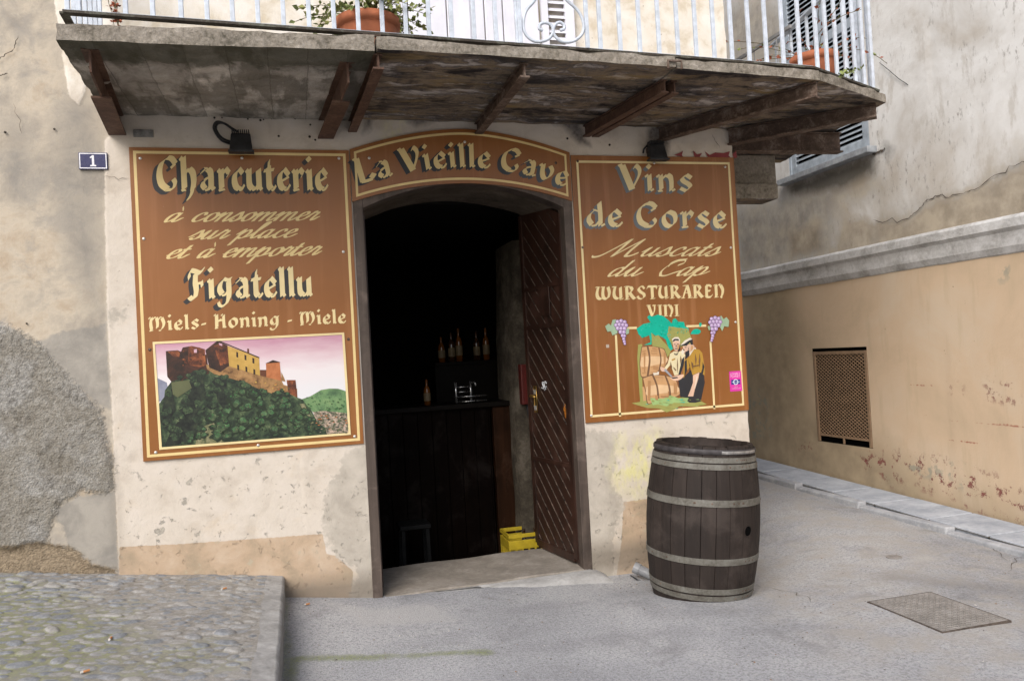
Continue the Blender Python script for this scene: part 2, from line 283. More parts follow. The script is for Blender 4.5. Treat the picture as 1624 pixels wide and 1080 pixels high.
SC = {  # upright skeletons of a copperplate hand (sheared when set); x-height 1
 'c': (.72, [[(.56,.74),(.5,.95),(.3,.96),(.12,.6),(.14,.18),(.32,.02),(.52,.1),(.74,.42)]]),
 'o': (.78, [[(.42,.97),(.2,.86),(.1,.5),(.18,.1),(.36,.02),(.56,.2),(.62,.6),(.5,.94),(.42,.97)], [(.56,.86),(.68,.74),(.84,.8)]]),
 'n': (.92, [[(-.06,.6),(.08,.94),(.12,.9),(.12,0)], [(.12,.4),(.3,.85),(.46,.97),(.56,.85),(.54,.2),(.62,.02),(.74,.08),(.94,.42)]]),
 'm': (1.36, [[(-.06,.6),(.08,.94),(.12,.9),(.12,0)], [(.12,.4),(.3,.85),(.46,.97),(.56,.85),(.56,0)], [(.56,.4),(.74,.85),(.9,.97),(1.0,.85),(.98,.2),(1.06,.02),(1.18,.08),(1.38,.42)]]),
 's': (.62, [[(-.1,.3),(.12,.7),(.26,1.04),(.36,.8),(.46,.4),(.36,.06),(.16,.0),(.04,.14),(.12,.24)], [(.36,.04),(.52,.2),(.64,.42)]]),
 'e': (.70, [[(0,.38),(.3,.5),(.5,.74),(.42,.97),(.24,.94),(.1,.6),(.14,.16),(.32,.02),(.52,.12),(.72,.42)]]),
 'r': (.66, [[(-.04,.4),(.14,.9),(.18,1.06),(.24,.92),(.42,.9),(.40,.6),(.36,.2),(.44,.03),(.54,.1),(.68,.42)]]),
 'u': (.92, [[(-.04,.5),(.1,.94),(.12,.9),(.1,.25),(.2,.02),(.36,.1),(.56,.5)], [(.56,.95),(.54,.2),(.62,.02),(.74,.08),(.94,.42)]]),
 'a': (.90, [[(.54,.85),(.38,.98),(.16,.8),(.08,.4),(.16,.04),(.34,.08),(.56,.5)], [(.56,.97),(.54,.2),(.62,.02),(.74,.08),(.92,.42)]]),
 'p': (.88, [[(-.06,.5),(.1,.96),(.12,.9),(.10,-.75)], [(.12,.4),(.3,.85),(.48,.97),(.60,.7),(.54,.2),(.36,.02),(.22,.1)], [(.5,.12),(.7,.2),(.9,.45)]]),
 'l': (.50, [[(-.06,.36),(.2,1.1),(.34,1.7),(.26,1.9),(.14,1.7),(.1,.9),(.12,.2),(.24,.02),(.36,.12),(.52,.42)]]),
 't': (.52, [[(-.02,.42),(.14,1.0),(.16,1.4)], [(.16,1.4),(.12,.6),(.14,.14),(.26,.02),(.38,.12),(.54,.42)], [dict(w=.1,a=30),(-.06,.96),(.36,1.0)]]),
 'i': (.5, [[(-.02,.42),(.12,.95),(.12,.2),(.24,.02),(.36,.12),(.52,.42)], [dict(w=.18,a=30),(.14,1.36),(.18,1.4)]]),
 'd': (.92, [[(.54,.85),(.38,.98),(.16,.8),(.08,.4),(.16,.04),(.34,.08),(.56,.5)], [(.58,1.75),(.56,.9),(.54,.2),(.62,.02),(.74,.08),(.94,.42)]]),
 'M': (2.1, [[dict(w=.12,a=40),(-.42,.06),(-.3,-.06),(0,.1),(.3,.9),(.6,1.86)], [dict(w=.25,a=15),(.62,1.88),(.64,1.0),(.66,.02)], [dict(w=.1,a=40),(.68,.05),(.95,.9),(1.3,1.88)], [dict(w=.25,a=15),(1.3,1.88),(1.28,.8),(1.34,.1),(1.48,.0)], [dict(w=.1,a=40),(1.46,.0),(1.66,.1),(1.85,.4)]]),
 'C': (1.3, [[dict(w=.1,a=40),(.3,1.1),(.22,1.45),(.5,1.8),(.9,1.75),(1.0,1.45),(.8,1.2)], [dict(w=.22,a=30),(.9,1.84),(.5,1.7),(.22,1.1),(.2,.5),(.4,.06)], [dict(w=.12,a=30),(.4,.04),(.7,.02),(1.0,.3),(1.3,.55)]]),
 '`': (0, [[dict(w=.13,a=60),(-.62,1.62),(-.42,1.3)]]),
}
FONTS = {'B': (B, N40, 0, .012), 'U': (U, dict(w=.24, a=30), 0, .012), 'S': (SC, dict(w=.21, a=14), .62, .032)}

def layout(text, font, space=.45, track=0.0):
    """-> (list of (samples Nx2, nib vec, r)), total width) in font units"""
    G, nib, shear, r = FONTS[font]
    x, out = 0., []
    for ch in text:
        if ch == ' ': x += space; continue
        adv, strokes = G[ch]
        for st in strokes:
            nb = nib
            if isinstance(st[0], dict): nb, st = st[0], st[1:]
            p = cr(st, 14)
            p = p + np.array([x, 0])
            if shear: p = p + np.stack([p[:, 1] * shear, 0 * p[:, 1]], 1)
            a = math.radians(nb['a'])
            out.append((p, .5 * nb['w'] * np.array([math.cos(a), math.sin(a)]), r))
        x += adv + (track if adv else 0)
    return out, x

def raster(strokes, h, pad=4):
    """union signed distance (positive inside) of capsules; strokes in metres, h = cell size"""
    allp = np.vstack([np.vstack([s[0] + s[1], s[0] - s[1]]) for s in strokes])
    rm = max(s[2] for s in strokes)
    lo = allp.min(0) - rm - pad * h; hi = allp.max(0) + rm + pad * h
    nx, ny = [int(v) + 1 for v in np.ceil((hi - lo) / h)]
    F_ = np.full((nx, ny), -1e9)
    for p, v, r in strokes:
        # densify along the pen path
        d = np.sqrt(((p[1:] - p[:-1]) ** 2).sum(1)); L = d.sum()
        m = max(2, int(L / (h * .7)) + 1)
        s = np.concatenate([[0], np.cumsum(d)]); t = np.linspace(0, L, m)
        q = np.stack([np.interp(t, s, p[:, 0]), np.interp(t, s, p[:, 1])], 1)
        vl = v @ v + 1e-12
        R = np.abs(v) + r + 3 * h
        for c in q:
            i0, j0 = np.maximum(((c - R - lo) / h).astype(int), 0); i1, j1 = np.minimum(((c + R - lo) / h).astype(int) + 2, (nx, ny))
            X = (lo[0] + h * np.arange(i0, i1))[:, None] - c[0]; Y = (lo[1] + h * np.arange(j0, j1))[None, :] - c[1]
            k = np.clip((X * v[0] + Y * v[1]) / vl, -1, 1)
            D = r - np.sqrt((X - k * v[0]) ** 2 + (Y - k * v[1]) ** 2)
            W = F_[i0:i1, j0:j1]; np.maximum(W, D, out=W)
    return F_, lo, h

def contour(Fd, lo, h):
    """marching squares fill, runs of full cells merged along x. -> verts, faces"""
    S = Fd > 0
    a, b, c, d = S[:-1, :-1], S[1:, :-1], S[1:, 1:], S[:-1, 1:]
    full = a & b & c & d; part = (a | b | c | d) & ~full
    V, Fc, idx = [], [], {}
    def vid(x, y):
        k = (round(x * 64), round(y * 64))
        if k not in idx: idx[k] = len(V); V.append((lo[0] + x * h, lo[1] + y * h))
        return idx[k]
    nx, ny = full.shape
    for j in range(ny):
        col = full[:, j]
        if col.any():
            e = np.diff(np.concatenate([[0], col.astype(int), [0]]))
            for s, t in zip(np.where(e == 1)[0], np.where(e == -1)[0]):
                Fc.append([vid(s, j), vid(t, j), vid(t, j + 1), vid(s, j + 1)])
    for i, j in zip(*np.where(part)):
        cs = [(i, j), (i + 1, j), (i + 1, j + 1), (i, j + 1)]; f = [Fd[x, y] for x, y in cs]
        f = [max(q, -h * 1.5) for q in f]
        poly = []
        for k in range(4):
            p, q = cs[k], cs[(k + 1) % 4]; fp, fq = f[k], f[(k + 1) % 4]
            if fp > 0: poly.append(p)
            if (fp > 0) != (fq > 0):
                t = fp / (fp - fq); poly.append((p[0] + t * (q[0] - p[0]), p[1] + t * (q[1] - p[1])))
        if len(poly) >= 3:
            ids = []
            for p in poly:
                v_ = vid(*p)
                if not ids or (ids[-1] != v_ and ids[0] != v_): ids.append(v_)
            if len(ids) >= 3: Fc.append(ids)
    return V, Fc
def S(r, g, b): return tuple(((c/255.)/12.92 if c/255. <= .04045 else ((c/255.+.055)/1.055)**2.4) for c in (r, g, b))

# ================================================================ SETTING: walls and ground materials
def facade_material():
    m = NT('weathered_plaster'); n1 = m.noise(1.1, 6, .6); n2 = m.noise(5, 8, .62, .3); n3 = m.noise(30, 6, .6); n4 = m.noise(130, 3)
    ns = m.noise(3.2, 8, .7, .6)
    old = m.ramp(m.math('ADD', m.math('MULTIPLY', n1, .55), m.math('MULTIPLY', n2, .45)), [(.36, (.24,.215,.185)), (.44, (.36,.32,.265)), (.52, (.48,.42,.335)), (.60, (.40,.325,.24)), (.68, (.50,.43,.345))])
    old = m.mix(m.ramp(ns, [(.52, 0.), (.62, .55)]), old, (.30,.28,.25))
    old = m.mix(m.ramp(m.noise(9, 6, .7), [(.6, 0.), (.68, .5)]), old, (.52,.46,.36))
    stain_shade = m.mask('stain_shade', n2, .3, .18); old = m.mix(m.math('MULTIPLY', stain_shade, .75), old, m.ramp(n2, [(.35, (.20,.19,.175)), (.65, (.31,.285,.245))]))
    grey = m.ramp(n2, [(.36, (.24,.225,.20)), (.62, (.345,.32,.28))])
    c = m.mix(m.mask('grey', m.math('ADD', m.math('MULTIPLY', n2, .6), m.math('MULTIPLY', n3, .4)), .16, .02), old, grey)
    cn = m.noise(42, 6, .7); cemc = m.ramp(m.math('ADD', m.math('MULTIPLY', cn, .6), m.math('MULTIPLY', n2, .4)), [(.36, (.12,.107,.087)), (.47, (.215,.198,.168)), (.57, (.275,.258,.225)), (.68, (.36,.35,.325))])
    cemc = m.mix(m.ramp(m.noise(2.6, 6, .65, .5), [(.48, 0.), (.64, .65)]), cemc, m.ramp(cn, [(.36, (.20,.195,.185)), (.62, (.40,.395,.38))])); kc = m.mask('cement', m.math('ADD', m.math('MULTIPLY', n3, .6), m.math('MULTIPLY', n2, .4)), .17, .03); c = m.mix(kc, c, cemc)
    rough_edge = m.mask('brown', n3, .10, .03); c = m.mix(m.math('MULTIPLY', rough_edge, .9), c, m.ramp(cn, [(.4, (.19,.145,.095)), (.6, (.31,.245,.165))]))
    cream = m.ramp(n2, [(.32, (.47,.415,.35)), (.48, (.555,.50,.43)), (.66, (.59,.535,.47))])
    cream = m.mix(m.ramp(ns, [(.57, 0.), (.70, .45)]), cream, (.53,.44,.33))
    pits = m.ramp(m.math('ADD', m.noise(26, 4, .55), m.math('MULTIPLY', m.math('SUBTRACT', n1, .5), .25)), [(.27, 1.), (.31, 0.)])
    cream = m.mix(m.mask('upper', n2, .3, .2), cream, m.ramp(n2, [(.36, (.56,.49,.38)), (.48, (.68,.63,.545)), (.62, (.74,.70,.64))])); cream = m.mix(m.math('MULTIPLY', pits, .7), cream, (.30,.265,.215))  # whiter above the balcony: the stronger light there is painted into the colour
    kk = m.mask('cream', n3, .035, .008); c = m.mix(kk, c, cream)
    chip = m.math('MULTIPLY', kk, m.math('MULTIPLY', m.mask('lower', n2, .9, .5), m.ramp(m.noise(13, 8, .72, .4), [(.60, 0.), (.625, 1.)])))
    c = m.mix(m.math('MULTIPLY', chip, .8), c, m.ramp(n3, [(.4, (.27,.255,.22)), (.6, (.40,.37,.31))]))
    dado = m.ramp(n2, [(.34, (.34,.27,.19)), (.50, (.445,.335,.235)), (.66, (.49,.385,.285))]); dado = m.mix(m.ramp(m.noise(11, 8, .7), [(.60, 0.), (.66, .7)]), dado, (.40,.36,.27))
    kd = m.mask('dado', n3, .02, .006); c = m.mix(kd, c, dado)
    strip = m.ramp(n2, [(.34, (.33,.30,.255)), (.64, (.46,.42,.36))]); c = m.mix(m.math('MULTIPLY', m.mask('strip', m.math('ADD', m.math('MULTIPLY', n2, .55), m.math('MULTIPLY', n3, .45)), .34, .03), .85), c, strip)
    c = m.mix(m.math('MULTIPLY', m.mask('yellow', n2, .22, .14), m.ramp(m.noise(7, 7, .7, vec=m.scale((1.6, 1.6, .8))), [(.42, 0.), (.60, .6)])), c, (.66,.64,.22))
    dirt_shade = m.mask('dirt_shade', n2, .20, .12); c = m.mix(m.math('MULTIPLY', dirt_shade, .75), c, (.17,.145,.115))
    c = m.mix(m.math('MULTIPLY', m.mask('soot_dark', n2, .16, .06), .85), c, m.ramp(n3, [(.4, (.055,.05,.05)), (.62, (.17,.15,.14))]))
    h = m.math('ADD', m.math('MULTIPLY', n3, .35), m.math('MULTIPLY', n4, .12))
    hc = m.math('MULTIPLY', m.math('MAXIMUM', kc, rough_edge), m.math('ADD', m.math('MULTIPLY', m.noise(38, 8, .72), 1.8), m.math('MULTIPLY', m.vor(80), -.7)))
    h = m.math('ADD', m.math('ADD', h, hc), m.math('MULTIPLY', chip, -.5))
    h = m.math('ADD', h, m.math('MULTIPLY', n2, .6))
    m.bump(h, .7, .012)
    return m.done(c, .92, spec=.15)
def old_wall_material(name, lower):
    m = NT(name); n1 = m.noise(.9, 7, .62, .4); n2 = m.noise(4.5, 8, .65); n3 = m.noise(28, 6, .62); vert = m.noise(1, 6, .6, vec=m.scale((9, 9, 1.3)))
    if not lower:
        c = m.ramp(n1, [(.34, (.46,.42,.365)), (.46, (.59,.575,.545)), (.56, (.69,.685,.665)), (.68, (.60,.585,.555))])
        spk = m.math('MULTIPLY', m.ramp(m.noise(1, 8, .7, vec=m.scale((22, 22, 9))), [(.56, 0.), (.64, 1.)]), m.ramp(m.noise(1.4, 4), [(.42, 0.), (.58, .8)]))
        c = m.mix(spk, c, (.27,.25,.23)); c = m.mix(m.ramp(m.noise(1, 7, .7, vec=m.scale((6, 6, 2.2))), [(.54, 0.), (.64, .5)]), c, (.42,.385,.335))
        c = m.mix(m.math('MULTIPLY', m.mask('dirt_shade', n2, .5, .35), .75), c, m.ramp(n2, [(.36, (.20,.18,.15)), (.52, (.32,.285,.23)), (.66, (.42,.37,.29))]))
        c = m.mix(m.math('MULTIPLY', m.mask('ochre', n2, .35, .12), .8), c, m.ramp(n2, [(.38, (.27,.225,.165)), (.62, (.43,.37,.285))]))
        kk = m.mask('soot_dark', n2, .2, .12); c = m.mix(m.math('MULTIPLY', kk, .8), c, (.085,.08,.07))
        h = m.math('ADD', m.math('MULTIPLY', n3, .5), m.math('ADD', m.math('MULTIPLY', m.noise(110, 4, .7), .3), m.math('MULTIPLY', n2, .8)))
    else:
        c = m.ramp(n1, [(.34, (.47,.365,.25)), (.5, (.56,.425,.295)), (.66, (.575,.465,.345))])
        c = m.mix(m.ramp(vert, [(.54, 0.), (.68, .45)]), c, (.46,.36,.24))
        c = m.mix(m.math('MULTIPLY', m.mask('dirt_shade', n2, .5, .45), .8), c, m.ramp(n2, [(.36, (.235,.19,.125)), (.64, (.36,.29,.19))]))
        fl = m.math('MULTIPLY', m.mask('red', n1, .5, .12), m.ramp(m.noise(8.5, 10, .78), [(.55, 0.), (.575, .85)])); 
        c = m.mix(m.math('MULTIPLY', m.mask('grn', n2, .3, .1), m.ramp(m.noise(12, 6), [(.52, 0.), (.58, .7)])), c, (.26,.265,.215))
        c = m.mix(fl, c, (.17,.03,.035))
        sc_ = m.math('MULTIPLY', m.mask('line', n3, .05, .006), m.ramp(n3, [(.44, 0.), (.5, .8)])); c = m.mix(sc_, c, (.30,.09,.06))
        pk = m.ramp(m.math('ADD', m.noise(19, 5, .6), m.math('MULTIPLY', m.attr('red'), -.0)), [(.255, 1.), (.275, 0.)]); c = m.mix(pk, c, (.20,.15,.10))
        h = m.math('ADD', m.math('MULTIPLY', m.math('ADD', fl, pk), -.5), m.math('ADD', m.math('MULTIPLY', n3, .4), m.math('MULTIPLY', n2, .7)))
    m.bump(h, .5, .010); return m.done(c, .9, spec=.15)
def asphalt_material():
    m = NT('worn_asphalt'); n1 = m.noise(.8, 6, .6, .3); n2 = m.noise(4, 8, .65); n3 = m.noise(60, 5, .7); g = m.vor(140, out='Color'); gd = m.vor(140)
    c = m.ramp(n1, [(.36, (.265,.268,.28)), (.5, (.345,.348,.36)), (.62, (.415,.415,.42))])
    c = m.mix(.20, c, m.ramp(g, [(.2, (.15,.155,.165)), (.55, (.32,.325,.34)), (.9, (.52,.525,.53))]))
    c = m.mix(m.ramp(n3, [(.42, .5), (.5, 0.)]), c, (.14,.14,.142))
    c = m.mix(m.math('MULTIPLY', m.ramp(n2, [(.42, 0.), (.62, .75)]), m.mask('alley', n1, .6, .5)), c, (.335,.315,.285)); c = m.mix(m.ramp(m.noise(2.2, 7, .7, .5), [(.56, 0.), (.68, .5)]), c, (.17,.168,.172)); c = m.mix(m.ramp(m.noise(11, 6, .7), [(.60, 0.), (.68, .4)]), c, (.40,.39,.385))
    c = m.mix(m.math('MULTIPLY', m.mask('stain_shade', n2, .35, .22), .28), c, (.095,.095,.10))
    c = m.mix(m.math('MULTIPLY', m.mask('pale', n2, .2, .10), .5), c, (.42,.41,.40))
    moss = m.math('MULTIPLY', m.mask('moss', n2, .16, .05), m.ramp(n3, [(.36, .15), (.55, .8)])); c = m.mix(moss, c, m.ramp(n3, [(.4, (.10,.13,.03)), (.65, (.24,.27,.09))]))
    h = m.math('ADD', m.math('ADD', m.math('MULTIPLY', gd, -1.0), m.math('MULTIPLY', n3, .8)), m.math('MULTIPLY', n2, 1.5))
    m.bump(h, .6, .006); return m.done(c, .85, spec=.25)
def cobble_material():
    m = NT('pebble_cobbles'); n2 = m.noise(5, 8, .65); n3 = m.noise(45, 6, .7); st = m.attr('stone'); rn = m.attr('tone')
    mort = m.ramp(m.math('ADD', m.math('MULTIPLY', n2, .4), m.math('MULTIPLY', n3, .6)), [(.36, (.17,.155,.135)), (.5, (.265,.25,.225)), (.64, (.34,.325,.30))])
    mos = m.math('MULTIPLY', m.mask('moss', n2, .7, .25), m.ramp(n3, [(.40, 0.), (.52, .6)])); mort = m.mix(mos, mort, m.ramp(n3, [(.4, (.10,.125,.03)), (.62, (.23,.25,.085))]))
    stone = m.ramp(rn, [(0., (.115,.135,.16)), (.25, (.19,.21,.235)), (.5, (.27,.27,.265)), (.75, (.31,.29,.25)), (1., (.40,.38,.35))])
    stone = m.mix(.5, stone, m.ramp(n3, [(.38, .16), (.62, .36)]), 'MIX')
    c = m.mix(m.math('MULTIPLY', m.ramp(st, [(.25, 0.), (.6, 1.)]), m.ramp(m.noise(14, 6, .7), [(.34, .35), (.5, 1.)])), mort, stone)
    m.bump(m.math('ADD', m.math('MULTIPLY', n3, 1.), m.noise(140, 3)), .55, .005); return m.done(c, .85, spec=.25)
def stone_material(name, stops, sc_=6., bump=.5, rough=.85, joint=None):
    m = NT(name); n2 = m.noise(sc_, 8, .65, .3); n3 = m.noise(sc_ * 8, 5, .65)
    c = m.ramp(m.math('ADD', m.math('MULTIPLY', n2, .7), m.math('MULTIPLY', n3, .3)), [(.34, stops[0]), (.5, stops[1]), (.64, stops[2])])
    m.bump(m.math('ADD', n2, m.math('MULTIPLY', n3, .6)), bump, .01); return m.done(c, rough, spec=.2)
def soffit_material(kind):
    m = NT('slab_concrete' if kind else 'stone_slab'); n1 = m.noise(1.7, 7, .65, .8); n2 = m.noise(6, 8, .68, .5); n3 = m.noise(40, 6, .65); gr = m.noise(110, 3)
    if kind: 
        c = m.ramp(m.math('ADD', m.math('MULTIPLY', n1, .5), m.math('MULTIPLY', n2, .5)), [(.38, (.22,.205,.18)), (.46, (.46,.43,.38)), (.54, (.62,.585,.53)), (.62, (.80,.76,.70))])
        xx = m.math('MULTIPLY', m.math('ADD', m.sep(0), m.math('MULTIPLY', m.math('SUBTRACT', n2, .5), .03)), 4.7); wn = m.t.nodes.new('ShaderNodeTexWhiteNoise'); wn.noise_dimensions = '1D'; m.set(wn.inputs['W'], m.math('FLOOR', xx)); c = m.mix(.75, c, m.ramp(wn.outputs['Value'], [(0., .25), (1., .95)]), 'MULTIPLY')
        c = m.mix(m.ramp(m.math('FRACT', xx), [(0., .7), (.035, 0.)]), c, (.05,.045,.035))
        blot = m.math('MULTIPLY', m.ramp(m.noise(1, 6, .6, vec=m.scale((5.5, 1.8, 1))), [(.48, 0.), (.56, .65)]), 1.); c = m.mix(blot, c, (.10,.092,.07))
        yb = m.sep(1); ed = m.ramp(m.math('ADD', m.math('MULTIPLY', yb, -1), m.math('MULTIPLY', m.math('SUBTRACT', n2, .5), .5)), [(.92, 0.), (1.05, .8)]); c = m.mix(ed, c, (.055,.055,.035))
    else:
        st = m.noise(1, 7, .65, .5, vec=m.scale((1.3, 6.5, 1)))
        c = m.ramp(m.math('ADD', m.math('MULTIPLY', st, .6), m.math('MULTIPLY', n2, .4)), [(.40, (.03,.026,.026)), (.46, (.13,.105,.085)), (.51, (.24,.19,.135)), (.55, (.12,.105,.10)), (.61, (.52,.48,.45))])
        sv = m.scale((.8, 3.2, 1)); c = m.mix(m.ramp(m.noise(2.2, 7, .62, .2, vec=sv), [(.55, 0.), (.66, .7)]), c, (.27,.19,.08))
        c = m.mix(m.ramp(m.noise(2.9, 8, .68, .3, vec=sv), [(.58, 0.), (.66, .75)]), c, (.52,.49,.47))
        c = m.mix(m.ramp(m.noise(1.7, 8, .66, .3, vec=sv), [(.50, 0.), (.64, .9)]), c, (.03,.028,.032))
    # weathered edge and top: pale gravelly concrete where the face is upright
    ge = m.t.nodes.new('ShaderNodeNewGeometry'); sp = m.t.nodes.new('ShaderNodeSeparateXYZ'); m.t.links.new(ge.outputs['True Normal'], sp.inputs[0])
    up = m.math('GREATER_THAN', sp.outputs[2], -.55)
    edge = m.ramp(m.math('ADD', m.math('MULTIPLY', n2, .5), m.math('MULTIPLY', n3, .5)), [(.36, (.10,.09,.07)), (.47, (.22,.195,.16)), (.56, (.29,.26,.22)), (.66, (.40,.365,.32))])
    c = m.mix(up, c, edge)
    m.bump(m.math('ADD', m.math('MULTIPLY', n3, .8), m.math('ADD', m.math('MULTIPLY', n2, 1.5), m.math('MULTIPLY', gr, .3))), .9, .012); return m.done(c, .9, spec=.15)
def wood_material(name, lo, hi, axis='Z', sc_=1., rough=.6, bump=.4, spec=.3, rnd=False):
    m = NT(name); s_ = {'Z': (14, 14, .9), 'X': (.9, 14, 14), 'Y': (14, .9, 14)}[axis]; g = m.noise(sc_, 8, .65, .6, vec=m.scale(s_)); f = m.noise(sc_ * 4, 4, .6, vec=m.scale(s_)); n = m.noise(2.5, 5)
    c = m.ramp(m.math('ADD', m.math('MULTIPLY', g, .65), m.math('MULTIPLY', n, .35)), [(.34, lo), (.52, tuple((a + b) / 2 for a, b in zip(lo, hi))), (.68, hi)])
    if rnd: c = m.mix(.26, c, m.mix(m.attr('tone'), tuple(x * .55 for x in lo), tuple(x * 1.25 for x in hi)))
    c = m.mix(m.ramp(m.noise(3.2, 7, .7, .5), [(.52, 0.), (.64, .45)]), c, tuple(min(1, x * 1.5 + .012) for x in hi)); c = m.mix(m.ramp(m.noise(2.1, 6, .7), [(.54, 0.), (.66, .5)]), c, tuple(x * .6 for x in lo)); m.bump(m.math('ADD', g, m.math('MULTIPLY', f, .6)), bump, .004); return m.done(c, rough, spec=spec)
def rust_material(name, lo, mid, hi, rough=.75):
    m = NT(name); n = m.noise(9, 8, .7, .4); n3 = m.noise(60, 5, .7)
    c = m.ramp(m.math('ADD', m.math('MULTIPLY', n, .7), m.math('MULTIPLY', n3, .3)), [(.34, lo), (.5, mid), (.66, hi)]); m.bump(m.math('ADD', n, n3), .5, .004); return m.done(c, rough, spec=.3)
M = {}
M['facade'] = facade_material(); M['wall_up'] = old_wall_material('stained_render', False); M['wall_low'] = old_wall_material('peach_render', True)
M['asphalt'] = asphalt_material(); M['cobble'] = cobble_material()
M['soffit_c'] = soffit_material(True); M['soffit_s'] = soffit_material(False)
M['rust'] = rust_material('brown_painted_iron', (.045,.026,.019), (.095,.052,.036), (.16,.10,.07)); M['rust2'] = rust_material('rusted_iron', (.04,.027,.02), (.095,.062,.045), (.25,.20,.165))
M['flag'] = stone_material('grey_flagstone', [(.25,.275,.31), (.35,.375,.415), (.45,.475,.51)], 4., .5)
M['kerb'] = stone_material('pale_kerb_stone', [(.24,.25,.265), (.33,.34,.36), (.43,.44,.455)], 7., .5)
M['cornice'] = stone_material('grey_cornice_render', [(.30,.29,.275), (.50,.495,.485), (.62,.62,.615)], 5., .5)
M['sill_conc'] = stone_material('worn_step_stone', [(.15,.135,.115), (.215,.19,.16), (.285,.26,.23)], 5., .5)
M['ramp_conc'] = stone_material('pale_ramp_cement', [(.21,.205,.195), (.285,.28,.27), (.36,.355,.345)], 6., .5)
M['cave'] = stone_material('cellar_stone', [(.003,.0025,.002), (.006,.005,.0035), (.010,.008,.006)], 4., .8)  # near-black: the cellar's lack of light is put into the colour
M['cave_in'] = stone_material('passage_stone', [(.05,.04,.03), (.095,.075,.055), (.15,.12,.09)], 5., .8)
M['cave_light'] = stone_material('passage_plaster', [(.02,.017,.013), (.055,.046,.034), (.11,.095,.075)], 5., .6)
M['frame'] = wood_material('weathered_door_frame', (.035,.026,.021), (.115,.088,.072), 'Z', 1.)
M['door'] = wood_material('dark_varnished_oak', (.013,.007,.005), (.045,.019,.012), 'Z', 1., .42, .3, .45)
M['batten'] = plain('worn_door_moulding', (.075,.055,.043), .5, var=.6, scale=30)
M['barrel'] = wood_material('dark_barrel_oak', (.012,.009,.008), (.036,.0265,.022), 'Z', 1., .75, .6, .25, rnd=True)
M['hoop'] = rust_material('grey_hoop_iron', (.05,.042,.033), (.12,.114,.098), (.18,.178,.16), .55)
M['rail'] = plain('pale_blue_rail_paint', (.52,.57,.64), .5, var=.12, scale=20, bump=.2)
M['railbar'] = rust_material('mossy_rail_base', (.02,.016,.012), (.05,.04,.03), (.14,.15,.12), .7)
M['shutter'] = plain('blue_grey_shutter_paint', (.36,.41,.46), .55, var=.15, scale=12, bump=.2)
M['whitedoor'] = plain('lavender_white_door_paint', (.70,.70,.76), .5, var=.06, scale=5)
M['dark'] = plain('dark_void', (.003,.003,.003), .9, spec=.03)
M['black'] = plain('black_lamp_casing', (.022,.022,.024), .5, var=.3)
M['terra'] = plain('terracotta', (.46,.155,.075), .75, var=.15, scale=8, bump=.2)
M['soil'] = plain('potting_soil', (.05,.035,.025), .95, var=.4, scale=40)
M['steel'] = plain('dull_screw_steel', (.62,.60,.56), .35, .6)
M['grid'] = plain('beige_painted_mesh', (.25,.165,.10), .6, var=.12)
M['plastic_grey'] = plain('grey_pipe_plastic', (.20,.205,.215), .45)
M['iron_cover'] = rust_material('worn_cover_iron', (.15,.14,.13), (.225,.21,.195), (.30,.285,.27), .55)
M['zinc'] = plain('dull_zinc', (.24,.235,.22), .55, .3, var=.25, scale=25)
# ================================================================ SETTING: ground
def sm(a, b, x): t = np.clip((x - a) / (b - a), 0, 1); return t * t * (3 - 2 * t)
BAR = (2.545, -.725)
def gz(x, y):
    x = np.asarray(x, float); y = np.asarray(y, float)
    pr = np.interp(x, [-4, -.2, .45, 1.2, 2.1, 3.4, 4.5], [.09, .07, -.02, -.035, -.085, -.085, -.04]); front = pr * sm(-1.3, 0, y) - .01 * sm(-2.5, -1, -np.abs(y + 4))
    wa = sm(3.3, 4.3, x); al = .040 + .033 * np.clip(y, -2.5, 6)
    g = (1 - wa) * front + wa * al
    d2 = (x - BAR[0])**2 + (y - BAR[1])**2
    return g - .085 * (x - BAR[0]) * np.exp(-d2 / .35) - .03 * np.exp(-d2 / .4)
def span(*seg):
    out = []
    for a, b, n in seg: out += list(np.linspace(a, b, n, endpoint=False))
    return np.array(out + [seg[-1][1]])
gx = span((-45, -6, 8), (-6, -2, 20), (-2, 5.2, 240), (5.2, 8, 14), (8, 45, 8)); gy = span((-45, -6, 8), (-6, -3.4, 20), (-3.4, .6, 140), (.6, 5, 90), (5, 9, 16), (9, 45, 8))
GX, GY = [a.ravel() for a in np.meshgrid(gx, gy, indexing='ij')]; GP = np.stack([GX, GY], 1)
ga = {}
ga['moss'] = np.maximum(sdf_line(GP, XY([(458,1070),(470,1045),(560,1043),(690,1036),(770,1034)]), .03), sdf_line(GP, XY([(452,960),(458,1085)]), .015))
ga['stain_shade'] = np.maximum.reduce([sdf_line(GP, XY([(770,1038),(900,1024),(1010,1008),(1080,1002)]), .05), sdf_line(GP, XY([(1420,915),(1500,925),(1580,930),(1640,945)]), .10), sdf_line(GP, XY([(1010,950),(1060,975),(1200,965)]), .03), sdf_line(GP, XY([(800,970),(900,950)]), .05), sdf_line(GP, XY([(1190,1000),(1300,990)]), -.02)])  # streak round the barrel foot paints its contact shadow; the others are stains
ga['pale'] = np.maximum(sdf_line(GP, XY([(1400,895),(1470,886)]), .04), sdf_poly(GP, XY([(480,955),(600,955),(700,940),(760,985),(560,1000)])) - .1)
ga['alley'] = np.clip(GX - 2.6, -1, 1)
CRK = ([(1195,910),(1240,925),(1300,955)], [(1590,905),(1624,880)], [(1600,890),(1575,870)])
ga = {k: np.clip(v, -1, 1) for k, v in ga.items()}
def gfn(U, V): return np.stack([U, V, gz(U, V) + .004 * (fbm(U * 1.3, V * 1.3, 3) - .5)], 1)
tag(gridmesh('street', gx, gy, gfn, M['asphalt'], ga, hole=lambda u, v: (u > -.9) & (u < 3.3) & (v > .12) & (v < 6.2)), kind='structure')

